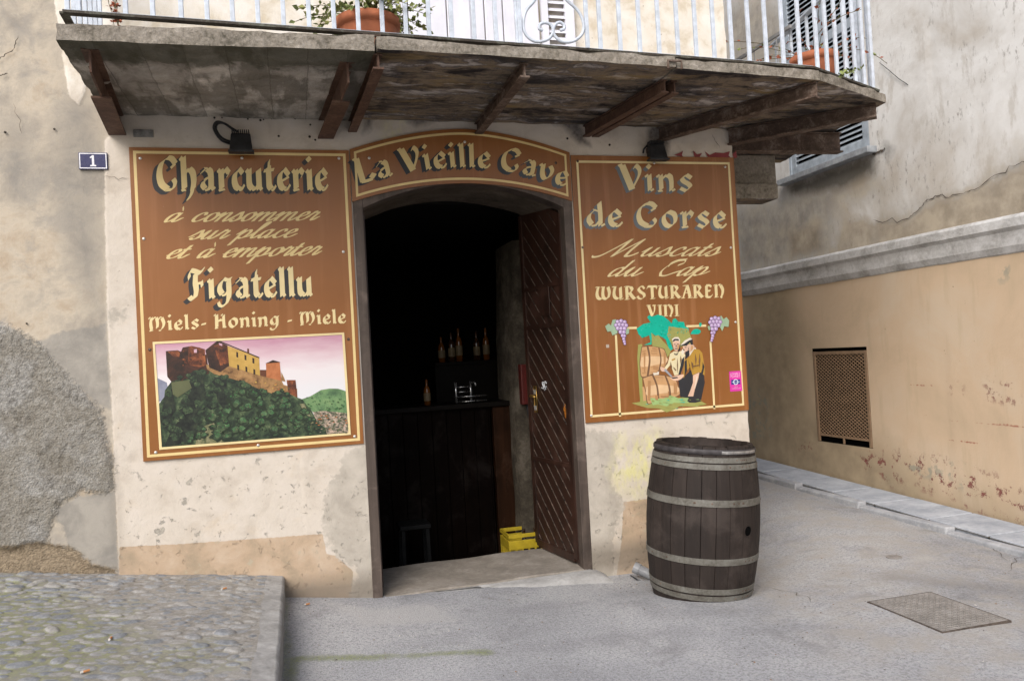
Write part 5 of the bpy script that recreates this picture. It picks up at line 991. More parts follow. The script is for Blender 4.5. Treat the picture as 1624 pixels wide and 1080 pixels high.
# house number
p, q = onY(125, 243), onY(172, 270)
hn = thing('house_number', 'blue enamel house number plate with a white 1 and white rim', 'number plate', (float((p[0]+q[0])/2), -.01, float(q[2])))
x0, z0, x1, z1_ = p[0], q[2], q[0], p[2]
mb = MB(); mb.prism([(x0,z0),(x1,z0),(x1,z1_),(x0,z1_)], FRONT, .004, -.018); mb.build('plate', plain('blue_enamel', (.022,.022,.085), .25, var=.1, coat=.3), hn, bevel=.003, recalc=True)
wh = plain('white_enamel', (.74,.74,.78), .3); ringband(hn, 'white_rim', wh, inset_rect(x0, z0, x1, z1_, .0045), inset_rect(x0, z0, x1, z1_, .0105), -.0186)
cx1 = (x0 + x1) / 2; u_ = (z1_ - z0); b0 = z0 + u_ * .17
mb = MB(); mb.add([(cx1 + a * u_, -.0187, b0 + c * u_) for a, c in ((-.16,0),(.16,0),(.16,.075),(.06,.09),(.06,.66),(-.03,.66),(-.16,.55),(-.16,.48),(-.06,.52),(-.06,.09),(-.16,.075))], [t for t in tessellate_polygon([[Vector((a, c, 0)) for a, c in ((-.16,0),(.16,0),(.16,.075),(.06,.09),(.06,.66),(-.03,.66),(-.16,.55),(-.16,.48),(-.06,.52),(-.06,.09),(-.16,.075))]])])
mb.build('numeral', wh, hn)
# ================================================================ NEIGHBOUR BUILDING across the alley
RX = 5.4
nbld = thing('neighbour_building', 'tall stained building across the alley with a peach ground floor and grey cornice', 'building', (RX, 2, 0))
VY0, VY1, VZ0, VZ1 = .985, 1.835, .50, 1.497; WY0, WY1, WZ0, WZ1 = .78, 2.06, 3.40, 5.45
def dd(a, keep): a = np.sort(a); return np.sort(np.concatenate([a[[min(abs(x - k) for k in keep) > .012 for x in a]], keep]))
bu = np.sort(np.concatenate([span((-5, -1.5, 20), (-1.5, 4.5, 170), (4.5, 9, 20))])); bu = dd(bu, [VY0, VY1, WY0, WY1]); bl = np.sort(np.concatenate([span((-.3, 2.2, 75))])); bl = dd(bl, [VZ0, VZ1]); bh = np.sort(np.concatenate([span((2.2, 6.5, 110))])); bh = dd(bh, [WZ0, WZ1])
def wallpart(name, us, vs, mat, polys, hole, xoff=0.):
    U, V = [a.ravel() for a in np.meshgrid(us, vs, indexing='ij')]; Pq = np.stack([U, V], 1); at = {}
    for k, (ps, lines) in polys.items():
        v = [sdf_poly(Pq, YZ(p)) for p in ps] + [sdf_line(Pq, YZ(p), wl) for p, wl in lines]; at[k] = np.clip(np.max(v, 0) if v else np.full(len(Pq), -1.), -1, 1)
    return gridmesh(name, us, vs, lambda U, V: np.stack([RX + xoff + .012 * (fbm(U * 1.5, V * 1.5, 3) - .5), U, V], 1), mat, at, hole=hole, parent=nbld, flip=True)
wallpart('upper_wall', bu, bh, M['wall_up'], dict(
    dirt_shade=([[(1150,330),(1250,300),(1390,260),(1400,300),(1330,330),(1330,420),(1180,440)], [(1150,0),(1245,0),(1245,110),(1150,110)], [(1400,350),(1480,320),(1560,300),(1624,250),(1700,250),(1700,350),(1400,420)]], []),  # strip by the shop corner paints the alley's shade; the others are stains
    ochre=([[(1320,400),(1345,345),(1440,348),(1490,310),(1530,305),(1600,262),(1720,240),(1720,345),(1500,395),(1340,420)], [(1250,370),(1300,350),(1305,400),(1255,410)], [(1355,260),(1380,258),(1375,300),(1350,300)]], []),
    soot_dark=([[(1250,294),(1390,246),(1388,275),(1330,300),(1255,310)], [(1404,228),(1415,235),(1408,258),(1400,245)]], []),  # dark band along the sill's lower edge and a small dark patch
    crack=([], [([(1386,352),(1440,348)], -.5)])),
    lambda u, v: (u > WY0) & (u < WY1) & (v > WZ0) & (v < WZ1))
wallpart('lower_wall', bu, bl, M['wall_low'], dict(
    dirt_shade=([[(1180,725),(1213,722),(1400,762),(1640,820),(1640,900),(1180,900)], [(1180,440),(1260,500),(1290,640),(1420,720),(1500,790),(1624,840),(1624,900),(1180,900)], [(1180,440),(1260,430),(1270,700),(1180,740)]], []),  # grime along the foot; inner patches paint the alley's shade into the colour
    red=([[(1350,722),(1400,715),(1480,730),(1600,765),(1640,790),(1640,830),(1500,790),(1380,745)], [(1270,700),(1300,705),(1300,715),(1270,712)], [(1570,610),(1610,612),(1610,635),(1570,630)], [(1510,612),(1530,612),(1530,625),(1510,622)]], []),
    grn=([[(1440,730),(1520,735),(1540,775),(1450,750)], [(1185,610),(1220,620),(1225,690),(1185,700)], [(1590,420),(1610,415),(1605,440),(1590,440)]], []),
    line=([], [([(1455,659),(1500,664),(1560,670),(1640,677)], .006), ([(1420,607),(1480,612)], .003), ([(1470,690),(1580,708)], .004)])),
    lambda u, v: (u > VY0) & (u < VY1) & (v > VZ0) & (v < VZ1), -.015)
prof = [(0,2.478),(.055,2.470),(.085,2.452),(.092,2.44),(.090,2.375),(.066,2.345),(.058,2.30),(.052,2.235),(.028,2.185),(0,2.165)]
ys = np.linspace(-5, 9, 240); mb = MB(); V = []
for y in ys:
    wob = .006 * (float(fbm(np.array([y * 2.2]), np.array([1.]), 3)[0]) - .5)
    V += [(RX - d + wob, y, z + wob * 1.4) for d, z in prof]
n = len(prof); mb.add(V, [(i*n+k, (i+1)*n+k, (i+1)*n+k+1, i*n+k+1) for i in range(len(ys)-1) for k in range(n-1)]); mb.build('cornice', M['cornice'], nbld)
for pts, w_ in (([(1386,352),(1440,348),(1458,333),(1470,318),(1490,311),(1530,307),(1560,295),(1610,262),(1640,252)], .005), ([(1384,245),(1400,240),(1405,235)], .012), ([(1217,305),(1228,308),(1234,303)], .012)): crackmesh('wall_crack', YZ(pts), w_, lambda a, b: (RX - .0095, a, b), ckm, nbld)
# window with louvred shutters
wn = MB(); wn.box((RX + .10, WY0, WZ0), (RX + .13, WY1, WZ1)); win = wn.build('window', M['dark'], nbld)
mb = MB(); mb.box((RX - .11, WY0 - .09, WZ0 - .065), (RX + .10, WY1 + .10, WZ0 - .003)); mb.build('window_sill', plain('grey_sill_stone', (.30,.32,.34), .8, var=.2, bump=.3), win, bevel=.006)
for a, b in ((WY0, WY0 + .03), (WY1 - .03, WY1)): mb = MB(); mb.box((RX - .0, a, WZ0), (RX + .10, b, WZ1)); mb.build('window_reveal', M['shutter'], win)
for y0 in (WY0 + .03, (WY0 + WY1) / 2 + .004):
    y1 = y0 + (WY1 - WY0) / 2 - .034; mb = MB(); xa, xb = RX + .01, RX + .05
    mb.box((xa, y0, WZ0 + .01), (xb, y0 + .075, WZ1)); mb.box((xa, y1 - .075, WZ0 + .01), (xb, y1, WZ1))
    for z, h in ((WZ0 + .01, .09), (WZ0 + .36, .07), (WZ0 + 1.25, .08)): mb.box((xa + .001, y0 + .075, z), (xb - .001, y1 - .075, z + h))
    for a, b in ((WZ0 + .10, WZ0 + .36), (WZ0 + .43, WZ0 + 1.25), (WZ0 + 1.33, WZ1)):
        z = a
        while z < b - .01: mb.add([(xa + .004, y0+.075, z),(xa + .004, y1-.075, z),(xb - .004, y1-.075, z+.030),(xb - .004, y0+.075, z+.030),(xa + .004, y0+.075, z+.008),(xa + .004, y1-.075, z+.008),(xb - .004, y1-.075, z+.038),(xb - .004, y0+.075, z+.038)], [(0,1,2,3),(7,6,5,4),(0,4,5,1),(2,6,7,3)]); z += .052
    mb.build('shutter', M['shutter'], win)
# cellar vent with expanded-metal grille
mb = MB(); mb.box((RX + .02, VY0 - .1, VZ0 - .1), (RX + .03, VY1 + .1, VZ1 + .1)); mb.box((RX-.012, VY0-.02, VZ0-.02), (RX+.02, VY0, VZ1+.02)); 
vent = mb.build('vent_opening', M['dark'], nbld)
mb = MB(); x0, x1 = RX - .020, RX - .004; f = .035; ZB = VZ0 + .075
mb.box((x0, VY0 + .008, VZ0 + .004), (x1, VY0 + .008 + f, VZ1 - .035)); mb.box((x0, VY1 - .008 - f, VZ0 + .004), (x1, VY1 - .008, VZ1 - .035)); mb.box((x0 + .001, VY0 + .043, VZ1 - .07), (x1 - .001, VY1 - .043, VZ1 - .036)); mb.box((x0 + .001, VY0 + .043, ZB - .012), (x1 - .001, VY1 - .043, ZB + .006)); mb.box((x0 + .001, (VY0+VY1)/2 - .01, VZ0 + .004), (x1 - .001, (VY0+VY1)/2 + .01, ZB - .0125))
mb.build('vent_frame', M['grid'], vent, bevel=.002)
mb = MB(); ya, yb, zc, zd = VY0 + .04, VY1 - .04, ZB, VZ1 - .06; tn = .62
for sgn in (-1, 1):
    c = -1.2
    while c < 2.4:
        seg = []
        for y in (ya, yb):
            z = zc + c + sgn * tn * (y - ya)
            if zc <= z <= zd: seg.append((y, z))
        for z in (zc, zd):
            y = ya + (z - zc - c) / (sgn * tn)
            if ya < y < yb: seg.append((y, z))
        if len(seg) >= 2: mb.bar((x1 - .004 - .003 * sgn, *seg[0]), (x1 - .004 - .003 * sgn, *seg[1]), .0095, .004, (1, 0, 0))
        c += .036
mb.build('mesh_grille', M['grid'], vent)
# small feathery stub: rusted hook in the upper wall omitted; loose wire kept
mb = MB(); q = [onX(1395, 100, RX - .02), onX(1410, 112, RX - .03), onX(1425, 125, RX - .02), onX(1440, 135, RX - .015)]; mb.tube([tuple(p) for p in q], .003, 5); mb.build('loose_wire', M['black'], nbld)

# ================================================================ BALCONY RAILING
RF = [(-1.06,-1.165,3.468), (.5,-1.215,3.418), (2.33,-1.155,3.400), (3.40,-1.085,3.400), (4.215,-.725,3.395)]
rl_ = thing('balcony_railing', 'pale blue iron balcony railing with a scrolled heart panel, on the concrete balcony', 'railing', (1.2, -1.15, 3.41))
mb = MB()
for a, b in zip(RF[:-1], RF[1:]): mb.bar((a[0], a[1], a[2]), (b[0], b[1], b[2]), .045, .014)
mb.bar((-1.06,-1.165,3.468), (-1.10,-.01,3.44), .04, .012); mb.bar((4.215,-.725,3.395), (4.50,.95,3.385), .04, .012); mb.build('bottom_rail', M['railbar'], rl_)
mb = MB()
for a, b in zip(RF[:-1], RF[1:]): mb.bar((a[0], a[1] + .004, a[2] + .0105), (b[0], b[1] + .004, b[2] + .0105), .030, .006)
mb.build('painted_rail_top', M['rail'], rl_)
mb = MB()
for a, b in zip(RF[:-1], RF[1:]): mb.bar((a[0], a[1], 4.40), (b[0], b[1], 4.40), .05, .016)
mb.bar((-1.06,-1.165,4.40), (-1.10,-.01,4.40), .05, .016); mb.bar((4.215,-.725,4.40), (4.50,.95,4.40), .05, .016); mb.build('handrail', M['rail'], rl_)
def ztop(x): return float(np.interp(x, [p[0] for p in RF], [p[2] for p in RF]))
bx = [float(onY(px, 20, -1.165)[0]) for px in (200,243,288,329,369,409,449,489,528)]; step = np.mean(np.diff(bx)); xlist = [-.99] + bx; x = bx[-1] + step
hx0, hx1 = float(onY(828, 60, -1.2)[0]), float(onY(928, 60, -1.2)[0])
while x < 3.38: xlist.append(x); x += step
base_me = None
def baluster(x, y, z, parent=rl_):
    mb = MB(); mb.box((x - .012, y - .010, z + .004), (x + .012, y + .010, 4.393)); return mb.build('baluster', M['rail'], parent, bevel=.003)
for x in xlist:
    if hx0 - .02 < x < hx1 + .01: continue
    baluster(x, float(np.interp(x, [p[0] for p in RF], [p[1] for p in RF])), ztop(x))
baluster(hx0 - .012, -1.205, ztop(hx0)); baluster(hx1 + .015, -1.195, ztop(hx1))
for k in range(7): t = (k + .6) / 7; baluster(3.40 + .815 * t, -1.085 + .36 * t, 3.398)
for k in range(11): t = (k + .5) / 11; baluster(4.215 + .28 * t, -.725 + 1.65 * t, 3.392)
for k in range(7): t = (k + .6) / 7.5; baluster(-1.06 - .04 * t, -1.165 + 1.15 * t, 3.465 - .02 * t)
Y_ = -1.20; f3 = lambda x, y: tuple(onY(520 + x / 3.867, y / 3.867, Y_))
mb = MB()
for pts in ([(1330,-140),(1275,-60),(1270,0),(1215,70),(1198,150),(1215,215),(1270,256),(1340,248),(1380,205),(1372,160),(1335,142),(1302,152),(1296,178),(1318,190)], [(1380,-140),(1430,-60),(1462,0),(1535,70),(1568,150),(1556,215),(1500,256),(1430,256),(1385,210),(1388,165),(1415,140),(1444,152),(1448,180),(1425,188)]):
    mb.tube([f3(*p) for p in cr(pts, 6)], .0095, 8)
mb.build('scroll_heart', M['rail'], rl_, smooth=True)
mb = MB()
for px, py in ((590,57),(1070,97)):
    mb = MB(); p = onY(px, py, -1.24); mb.tube([tuple(p + np.array(d)) for d in ((-.045,0,-.05),(-.045,0,0),(.045,0,0),(.045,0,-.05))], .008, 6); mb.build('rail_bracket', M['rust2'], rl_)
mb = MB(); A_, B2 = onX(1168, 97, 4.38), onX(1254, 42, 4.38); mb.bar(tuple(A_), tuple(B2), .022, .03)
d = (B2 - A_)
for t in (.35, .75): p = A_ + d * t; mb.tube([tuple(p), (p[0], p[1], 3.40)], .006, 6)
mb.build('side_brace', plain('grey_brace_paint', (.26,.26,.26), .6), rl_)

# ================================================================ POTTED PLANTS and weeds on the balcony
M['leaf'] = plain('pale_green_leaf', (.21,.25,.08), .6, var=.45, scale=25); M['leaf_dry'] = plain('reddish_leaf', (.34,.10,.05), .7, var=.4, scale=30); M['stem'] = plain('thin_stem', (.12,.10,.05), .8)
def leaf_quad(mb, p, d, s_, mi=0):
    d = Vector(d).normalized(); a = d.orthogonal().normalized(); a.rotate(Matrix.Rotation(random.uniform(0, 6.28), 3, d)); p = Vector(p); nrm = d.cross(a)
    mb.add([p, p + d * s_ * .5 + a * s_ * .3 + nrm * s_ * .08, p + d * s_, p + d * s_ * .5 - a * s_ * .3 + nrm * s_ * .08], [(0, 1, 2, 3)], mi)
def pot(name, label, c, r_top, h, rim=.035):
    o = thing(name, label, 'potted plant', c, 'terracotta pots on the balcony'); rb = r_top * .70
    mb = MB(); mb.lathe([(0, 0), (rb, 0), (r_top * .90, h - .05), (r_top * .90, h - .048), (r_top * 1.0, h - .046), (r_top * 1.03, h), (r_top * .94, h + .002), (r_top * .90, h - .03), (0, h - .03)], 40, c); po = mb.build('pot', M['terra'], o, smooth=False)
    for p_ in po.data.polygons: p_.use_smooth = True
    mb = MB(); mb.lathe([(0, h - .028), (r_top * .89, h - .028)], 24, c); mb.build('soil', M['soil'], o); return o
def sprawl(o, c, n, L, mats, droop, leafs, spread=1., up=.6, avoid=None):
    ms, ml = MB(), MB()
    for k in range(n):
        a = random.uniform(0, 6.28); d = Vector((math.cos(a) * spread, math.sin(a) * spread, up * random.uniform(.5, 1.4))).normalized(); p = Vector(c) + Vector((math.cos(a), math.sin(a), 0)) * random.uniform(0, .12); pts = [p.copy()]; l = L * random.uniform(.5, 1.2)
        for i in range(9):
            d = (d + Vector((random.uniform(-.22,.22), random.uniform(-.22,.22), -droop * random.uniform(.5, 1.4)))).normalized(); p = p + d * l / 9; pts.append(p.copy())
            for _ in range(leafs):
                if random.random() < .8: leaf_quad(ml, p, (d + Vector((random.uniform(-1,1), random.uniform(-1,1), random.uniform(-.5,.8)))), random.uniform(.022, .05), 0 if random.random() < .82 else 1)
        ms.tube(pts, .0022, 4, cap=False)
    ms.build('stems', M['stem'], o); ml.build('foliage', mats, o)
pc = onY(585, 62, -.95); pt = pot('potted_plant', 'terracotta pot of trailing pale green succulent behind the balcony bars left of the white door', (float(pc[0]), -.95, 3.385), .185, .215)
sprawl(pt, (pc[0], -.95, 3.60), 46, .34, [M['leaf'], plain('yellow_green_leaf', (.33,.34,.12), .6, var=.3)], .14, 3, 1., .75)
pc2 = onY(1292, 108, -.72); pt2 = pot('potted_plant', 'terracotta pot with sparse dry reddish stems at the right end of the balcony', (float(pc2[0]), -.72, 3.375), .165, .25)
sprawl(pt2, (pc2[0], -.72, 3.63), 20, .62, [M['leaf_dry'], M['leaf']], .10, 1, 1.0, .8)
p = onY(185, 42, -1.10); wd_ = thing('weed', 'thin reddish weed growing at the left front edge of the balcony slab', 'plant', (float(p[0]), -1.10, 3.385))
ms, ml = MB(), MB()
for k in range(5):
    x, y, z = p[0] + random.uniform(-.02,.02), -1.10 + random.uniform(-.03,.03), 3.385; pts = [(x, y, z)]
    for i in range(8):
        x += random.uniform(-.012,.012); z += .04; pts.append((x, y, z))
        for _ in range(5): leaf_quad(ml, (x, y, z), (random.uniform(-1,1), random.uniform(-1,1), random.uniform(-.3,.6)), .022, 0)
    ms.tube(pts, .002, 4)
ms.build('stems', M['stem'], wd_); ml.build('foliage', [M['leaf_dry']], wd_)
ml = MB()
for px in (165, 195, 560, 525, 545, 640, 660, 1352, 1360):
    p = onY(px, 62 if px < 1000 else 120, -1.12)
    for _ in range(14): leaf_quad(ml, (p[0] + random.uniform(-.03,.03), -1.12 + random.uniform(-.04,.12), 3.385), (random.uniform(-1,1), random.uniform(-1,1), random.uniform(.2,1)), random.uniform(.02,.045), 0)
tag(ml.build('moss_tufts', [M['leaf']]), 'small green moss tufts in the joints of the balcony slab edge', 'moss', kind='stuff')

# ================================================================ FLOODLIGHTS over the two side signs
def flood(label, px, py, cable):
    p = onY(px, py, -.09); x, z = float(p[0]), float(p[2]); o = thing('floodlight', label, 'floodlight', (x, -.02, z), 'floodlights over the signs')
    mb = MB(); w1, w2 = .062, .075; y0, y1 = -.045, -.135
    V = [(x-w1, y0, z-.055), (x+w1, y0, z-.055), (x+w1*.9, y0, z+.05), (x-w1*.9, y0, z+.05), (x-w2, y1, z-.085), (x+w2, y1, z-.085), (x+w1, y1+.03, z+.035), (x-w1, y1+.03, z+.035)]
    mb.add(V, [(0,1,2,3),(7,6,5,4),(0,4,5,1),(1,5,6,2),(2,6,7,3),(3,7,4,0)]); mb.build('lamp_casing', M['black'], o, bevel=.008)
    mb = MB()
    for k in range(9): xx = x - .052 + .013 * k; mb.box((xx - .003, -.12, z + .034), (xx + .003, -.05, z + .056))
    mb.build('cooling_fins', M['black'], o)
    mb = MB(); mb.box((x - w2 - .006, y1 - .012, z - .098), (x + w2 + .006, y1 + .06, z - .084)); mb.build('glass_frame', M['black'], o, bevel=.003)
    mb = MB(); mb.box((x - .05, -.045, z - .02), (x + .05, -.012, z + .02)); mb.build('bracket', M['rust'], o, bevel=.003)
    for pts in cable: mb = MB(); mb.tube([tuple(onY(a, b, yy)) for a, b, yy in pts], .0075, 7); mb.build('cable', M['black'], o, smooth=True)
def loop(pts): return [tuple(q) for q in cr([(a, b, c) for a, b, c in pts], 6)]
flood('black floodlight with a looped cable above the Charcuterie sign', 382, 221, [loop([(368,226,-.03),(352,219,-.05),(343,206,-.06),(345,197,-.06),(355,196,-.06),(368,204,-.05),(378,210,-.05)]), loop([(366,229,-.03),(350,222,-.06),(339,205,-.07),(343,194,-.07),(355,196,-.07),(372,208,-.06)])])
flood('black floodlight with a hanging cable above the Vins sign', 1041, 236, [loop([(1020,243,-.03),(1022,236,-.05),(1030,229,-.05),(1040,226,-.05)])])

# ================================================================ WINE BARREL
def barrel():
    Hb = 1.03; tilt = R(4.6); z0 = float(gz(BAR[0], BAR[1]))
    o = thing('wine_barrel', 'weathered dark oak wine barrel with grey iron hoops standing by the shop corner', 'barrel', (BAR[0], BAR[1], z0 - .012))
    ax = Vector((_r0[0] * math.sin(tilt), _r0[1] * math.sin(tilt), math.cos(tilt))); e1 = Vector((_r0[0], _r0[1], 0)); e1 = (e1 - ax * e1.dot(ax)).normalized(); e2 = ax.cross(e1)
    base = Vector((BAR[0], BAR[1], z0 - .012))
    def W(rr, th, h): p = base + e1 * rr * math.cos(th) + e2 * rr * math.sin(th) + ax * h; return (p.x, p.y, p.z)
    def rad(h): t = h / Hb; return .315 + (.372 - .315) * (1 - (2 * t - 1) ** 2) ** .9
    NS = 27; wts = rng.uniform(.75, 1.25, NS); th = np.concatenate([[0], np.cumsum(wts)]) / wts.sum() * 2 * math.pi
    mb = MB(); tone = []; hs = np.linspace(0, Hb, 26)
    for s_ in range(NS):
        jr = rng.uniform(-.0015, .0015); tn_ = rng.random(); ht = rng.uniform(-.004, .002); sub = [(0, -.007), (.03, .0), (.3, .001), (.7, .001), (.97, 0.), (1, -.007)]; V = []
        for h in hs:
            hh = h if h < Hb - .01 else h + ht
            for f_, dr in sub: V.append(W(rad(h) + jr + dr, th[s_] + (th[s_+1] - th[s_]) * f_, hh))
        for f_ in (0, 1): V.append(W(rad(Hb) - .032, th[s_] + (th[s_+1] - th[s_]) * f_, Hb + ht))
        for f_ in (0, 1): V.append(W(rad(Hb) - .032, th[s_] + (th[s_+1] - th[s_]) * f_, Hb - .07))
        m_ = len(sub); F = [(i*m_+k, i*m_+k+1, (i+1)*m_+k+1, (i+1)*m_+k) for i in range(len(hs)-1) for k in range(m_-1)]; t0 = (len(hs)-1)*m_; q = len(hs)*m_
        F += [(t0, t0+1, t0+2, t0+3, t0+4, t0+5, q+1, q), (q, q+1, q+3, q+2)]; mb.add(V, F); tone += [tn_] * len(V)
    st = mb.build('staves', M['barrel'], o); at = st.data.attributes.new('tone', 'FLOAT', 'POINT'); at.data.foreach_set('value', np.array(tone, np.float32))
    mb = MB(); NH = 36; mb.add([W(0, 0, Hb - .055)] + [W(rad(Hb) - .03, 2*math.pi*k/NH, Hb - .055) for k in range(NH)], [(0, 1+k, 1+(k+1) % NH) for k in range(NH)])
    hd = mb.build('barrel_head', M['barrel'], o)
    def hoop(h0, h1, seam=None):
        mb = MB(); n = 96; V = []
        for k in range(n):
            t = 2*math.pi*k/n; j = .0006 * math.sin(5*t)
            V += [W(rad(h0) + .0015, t, h0), W(rad(h0) + .0055 + j, t, h0 + .001), W(rad(h1) + .0055 + j, t, h1 - .001), W(rad(h1) + .0015, t, h1)]
        mb.add(V, [(k*4+i, ((k+1) % n)*4+i, ((k+1) % n)*4+i+1, k*4+i+1) for k in range(n) for i in range(3)]); hp = mb.build('hoop', M['hoop'], o, smooth=False)
        mb = MB(); hm = (h0 + h1) / 2
        ts = [seam + d for d in (-.10, 0, .10)] + list(rng.uniform(0, 6.28, 8))
        for t in ts:
            c = Vector(W(rad(hm) + .005, t, hm)); nrm = (c - base - ax * hm).normalized(); a = ax.cross(nrm); V = [c + (a * math.cos(q) + ax * math.sin(q)) * .007 for q in np.linspace(0, 6.28, 8, endpoint=False)] + [c + nrm * .004]
            mb.add(V, [(i, (i+1) % 8, 8) for i in range(8)])
        mb.build('rivets', M['rust2'], hp)
    fr = -math.pi/2 + .45
    for h0, h1 in ((.055,.088), (.098,.135), (.288,.330), (.655,.700), (.885,.920), (.928,.962)): hoop(h0, h1, fr + rng.uniform(-.1, .3))
    mb = MB(); n = 96; V = []
    for k in range(n + 1):
        t = 2*math.pi*k/n
        V += [W(rad(.99) + .004, t, .978), W(rad(.99) + .011, t, .984), W(rad(.99) + .011, t, 1.004), W(rad(.99) + .004, t, 1.012)]
    mb.add(V, [(k*4+i, (k+1)*4+i, (k+1)*4+i+1, k*4+i+1) for k in range(n) for i in range(3)]); ch = mb.build('chime_hoop', plain('dark_chime_iron', (.055,.05,.052), .6, .2, var=.4), o, smooth=True)
    mb = MB(); V = []
    for k in range(16): t = -math.pi/2 + .10 + .95 * k / 15; V += [W(rad(.99) + .0118, t, .985), W(rad(.99) + .0135, t, .994), W(rad(.99) + .0118, t, 1.004)]
    mb.add(V, [(k*3+i, (k+1)*3+i, (k+1)*3+i+1, k*3+i+1) for k in range(15) for i in range(2)]); mb.build('bare_metal_strip', plain('bright_worn_iron', (.32,.31,.30), .45, .4, var=.3, scale=30), ch)
    th_b = -math.pi/2 + .62; hb = .50; c = Vector(W(rad(hb) + .0035, th_b, hb)); nrm = (c - base - ax * hb).normalized(); a = ax.cross(nrm)
    mb = MB(); ring = [(r_, dz) for r_, dz in ((.036, .0), (.034, .002), (.032, .002), (.031, -.001))]; V = []
    for r_, dz in ring: V += [c + (a * math.cos(q) + ax * math.sin(q)) * r_ + nrm * dz for q in np.linspace(0, 2*math.pi, 20, endpoint=False)]
    V.append(c + nrm * .0005); mb.add(V, [(j*20+i, j*20+(i+1) % 20, (j+1)*20+(i+1) % 20, (j+1)*20+i) for j in range(3) for i in range(20)], 0); k0 = 60
    mb.add([V[k0+i] for i in range(20)] + [V[-1]], [(i, (i+1) % 20, 20) for i in range(20)], 1); mb.build('bung_hole', [M['barrel'], M['dark']], o)  # flat black disc paints the dark inside of the hole, no recess
    return o
barrel()

# ================================================================ SMALL GROUND OBJECTS
def gpt(px, py):
    z = 0.
    for _ in range(6): p = onZ(px, py, z); z = float(gz(p[0], p[1]))
    return np.array([p[0], p[1], z])
co = [onZ(*p) for p in ((1378,953),(1480,937),(1600,985),(1490,1003))]; mx0, mx1 = 3.249, 3.712; my0, my1 = -2.07, -1.487
mz = max(float(gz(x, y)) for x in (mx0, mx1) for y in (my0, my1)) + .003
mh = thing('manhole_cover', 'square worn iron manhole cover with a raised tread set in the street', 'manhole cover', ((mx0+mx1)/2, (my0+my1)/2, mz))
mb = MB(); mb.box((mx0, my0, mz - .05), (mx1, my1, mz + .001)); mb.build('rim', plain('dark_rusty_rim', (.075,.06,.05), .7, var=.4, scale=30), mh, bevel=.002)
mb = MB(); mb.box((mx0 + .012, my0 + .012, mz - .02), (mx1 - .012, my1 - .012, mz + .003)); pl = mb.build('plate', M['iron_cover'], mh, bevel=.002)
mb = MB(); nx_, ny_ = 20, 25
for i in range(nx_):
    for j in range(ny_):
        x = mx0 + .03 + (mx1 - mx0 - .06) * i / (nx_ - 1); y = my0 + .03 + (my1 - my0 - .06) * j / (ny_ - 1); a = R(45) if (i + j) % 2 else R(-45); d = (math.cos(a) * .010, math.sin(a) * .010)
        mb.bar((x - d[0], y - d[1], mz + .0045), (x + d[0], y + d[1], mz + .0045), .0065, .005)
mb.build('raised_tread', M['iron_cover'], pl)
g = gpt(1418, 883); vc = thing('valve_cover', 'tiny round iron valve cap in the street behind the manhole cover', 'valve cover', tuple(float(v) for v in g))
mb = MB(); mb.lathe([(.055, -.02), (.055, .003), (.046, .004), (.044, .002), (.036, .002), (.033, .005), (0, .006)], 28, tuple(g)); mb.build('cap', M['iron_cover'], vc, smooth=False)
p = gpt(1013, 912); q = gpt(1033, 918)
dp = thing('drain_pipe', 'short grey plastic pipe end lying on the ground behind the barrel', 'pipe', (float(p[0]), float(p[1]), float(p[2])))
A_, B2 = onY(1006, 899, -.16), onY(1040, 915, -.26); mb = MB(); mb.tube([tuple(A_), tuple(B2)], .036, 16); mb.tube([tuple(A_ + (A_ - B2) * .01), tuple(A_ + (B2 - A_) * .25)], .041, 16); mb.build('pipe', M['plastic_grey'], dp, smooth=False)
mb = MB(); mb.tube([tuple(onY(a, b, -.2)) for a, b in ((1000,912),(1012,920),(1028,921),(1036,916))], .006, 6); mb.build('hose', M['black'], dp, smooth=True)
def butt(label, px, py, on_pave=False):
    if on_pave:
        z = .3
        for _ in range(8): c = onZ(px, py, z); z = float(pz(c[0])) + .02
        c = np.array([c[0], c[1], z])
    else: c = gpt(px, py) + np.array([0, 0, .010])
    a = random.uniform(0, 6.28); d = np.array([math.cos(a), math.sin(a), 0]); o = thing('cigarette_butt', label, 'cigarette butt', tuple(float(v) for v in c), 'cigarette butts on the ground')
    mb = MB(); mb.tube([tuple(c - d * .018), tuple(c + d * .008)], .0055, 8); mb.build('filter', plain('orange_filter', (.50,.22,.08), .8), o, smooth=False); mb = MB(); mb.tube([tuple(c + d * .0082), tuple(c + d * .018)], .0053, 8); mb.build('paper', plain('dirty_paper', (.55,.52,.47), .8), o)
butt('orange cigarette butt on the asphalt below the door step', 487, 960); butt('cigarette butt among mossy pebbles in the middle of the cobbled pavement', 175, 1012, True); butt('cigarette butt nearest the bottom edge of the cobbled pavement', 135, 1064, True); butt('cigarette butt on the cobbles close to the wall', 355, 933, True)
mb = MB()
for k in range(420):
    if k < 200: px, py = rng.uniform(455, 1250), rng.uniform(935, 1080)
    elif k < 300: px, py = rng.uniform(960, 1060), rng.uniform(905, 940)
    else: px, py = rng.uniform(1200, 1620), rng.uniform(800, 1080)
    c = gpt(px, py)
    if c[1] > -.05 and c[0] < 3.45: continue
    s_ = rng.uniform(.003, .009); V = [c + np.array([rng.uniform(-1, 1), rng.uniform(-1, 1), .3]) * s_ for _ in range(4)] + [c + np.array([0, 0, s_ * .9])]
    mb.add(V, [(0,1,4),(1,2,4),(2,3,4),(3,0,4)], int(rng.integers(0, 3)))
tag(mb.build('grit', [plain('pale_grit', (.45,.43,.40), .9), plain('dark_grit', (.12,.10,.085), .9), plain('brown_leaf_bits', (.22,.13,.07), .9)]), 'scattered grit and leaf bits on the asphalt', 'grit', kind='stuff')

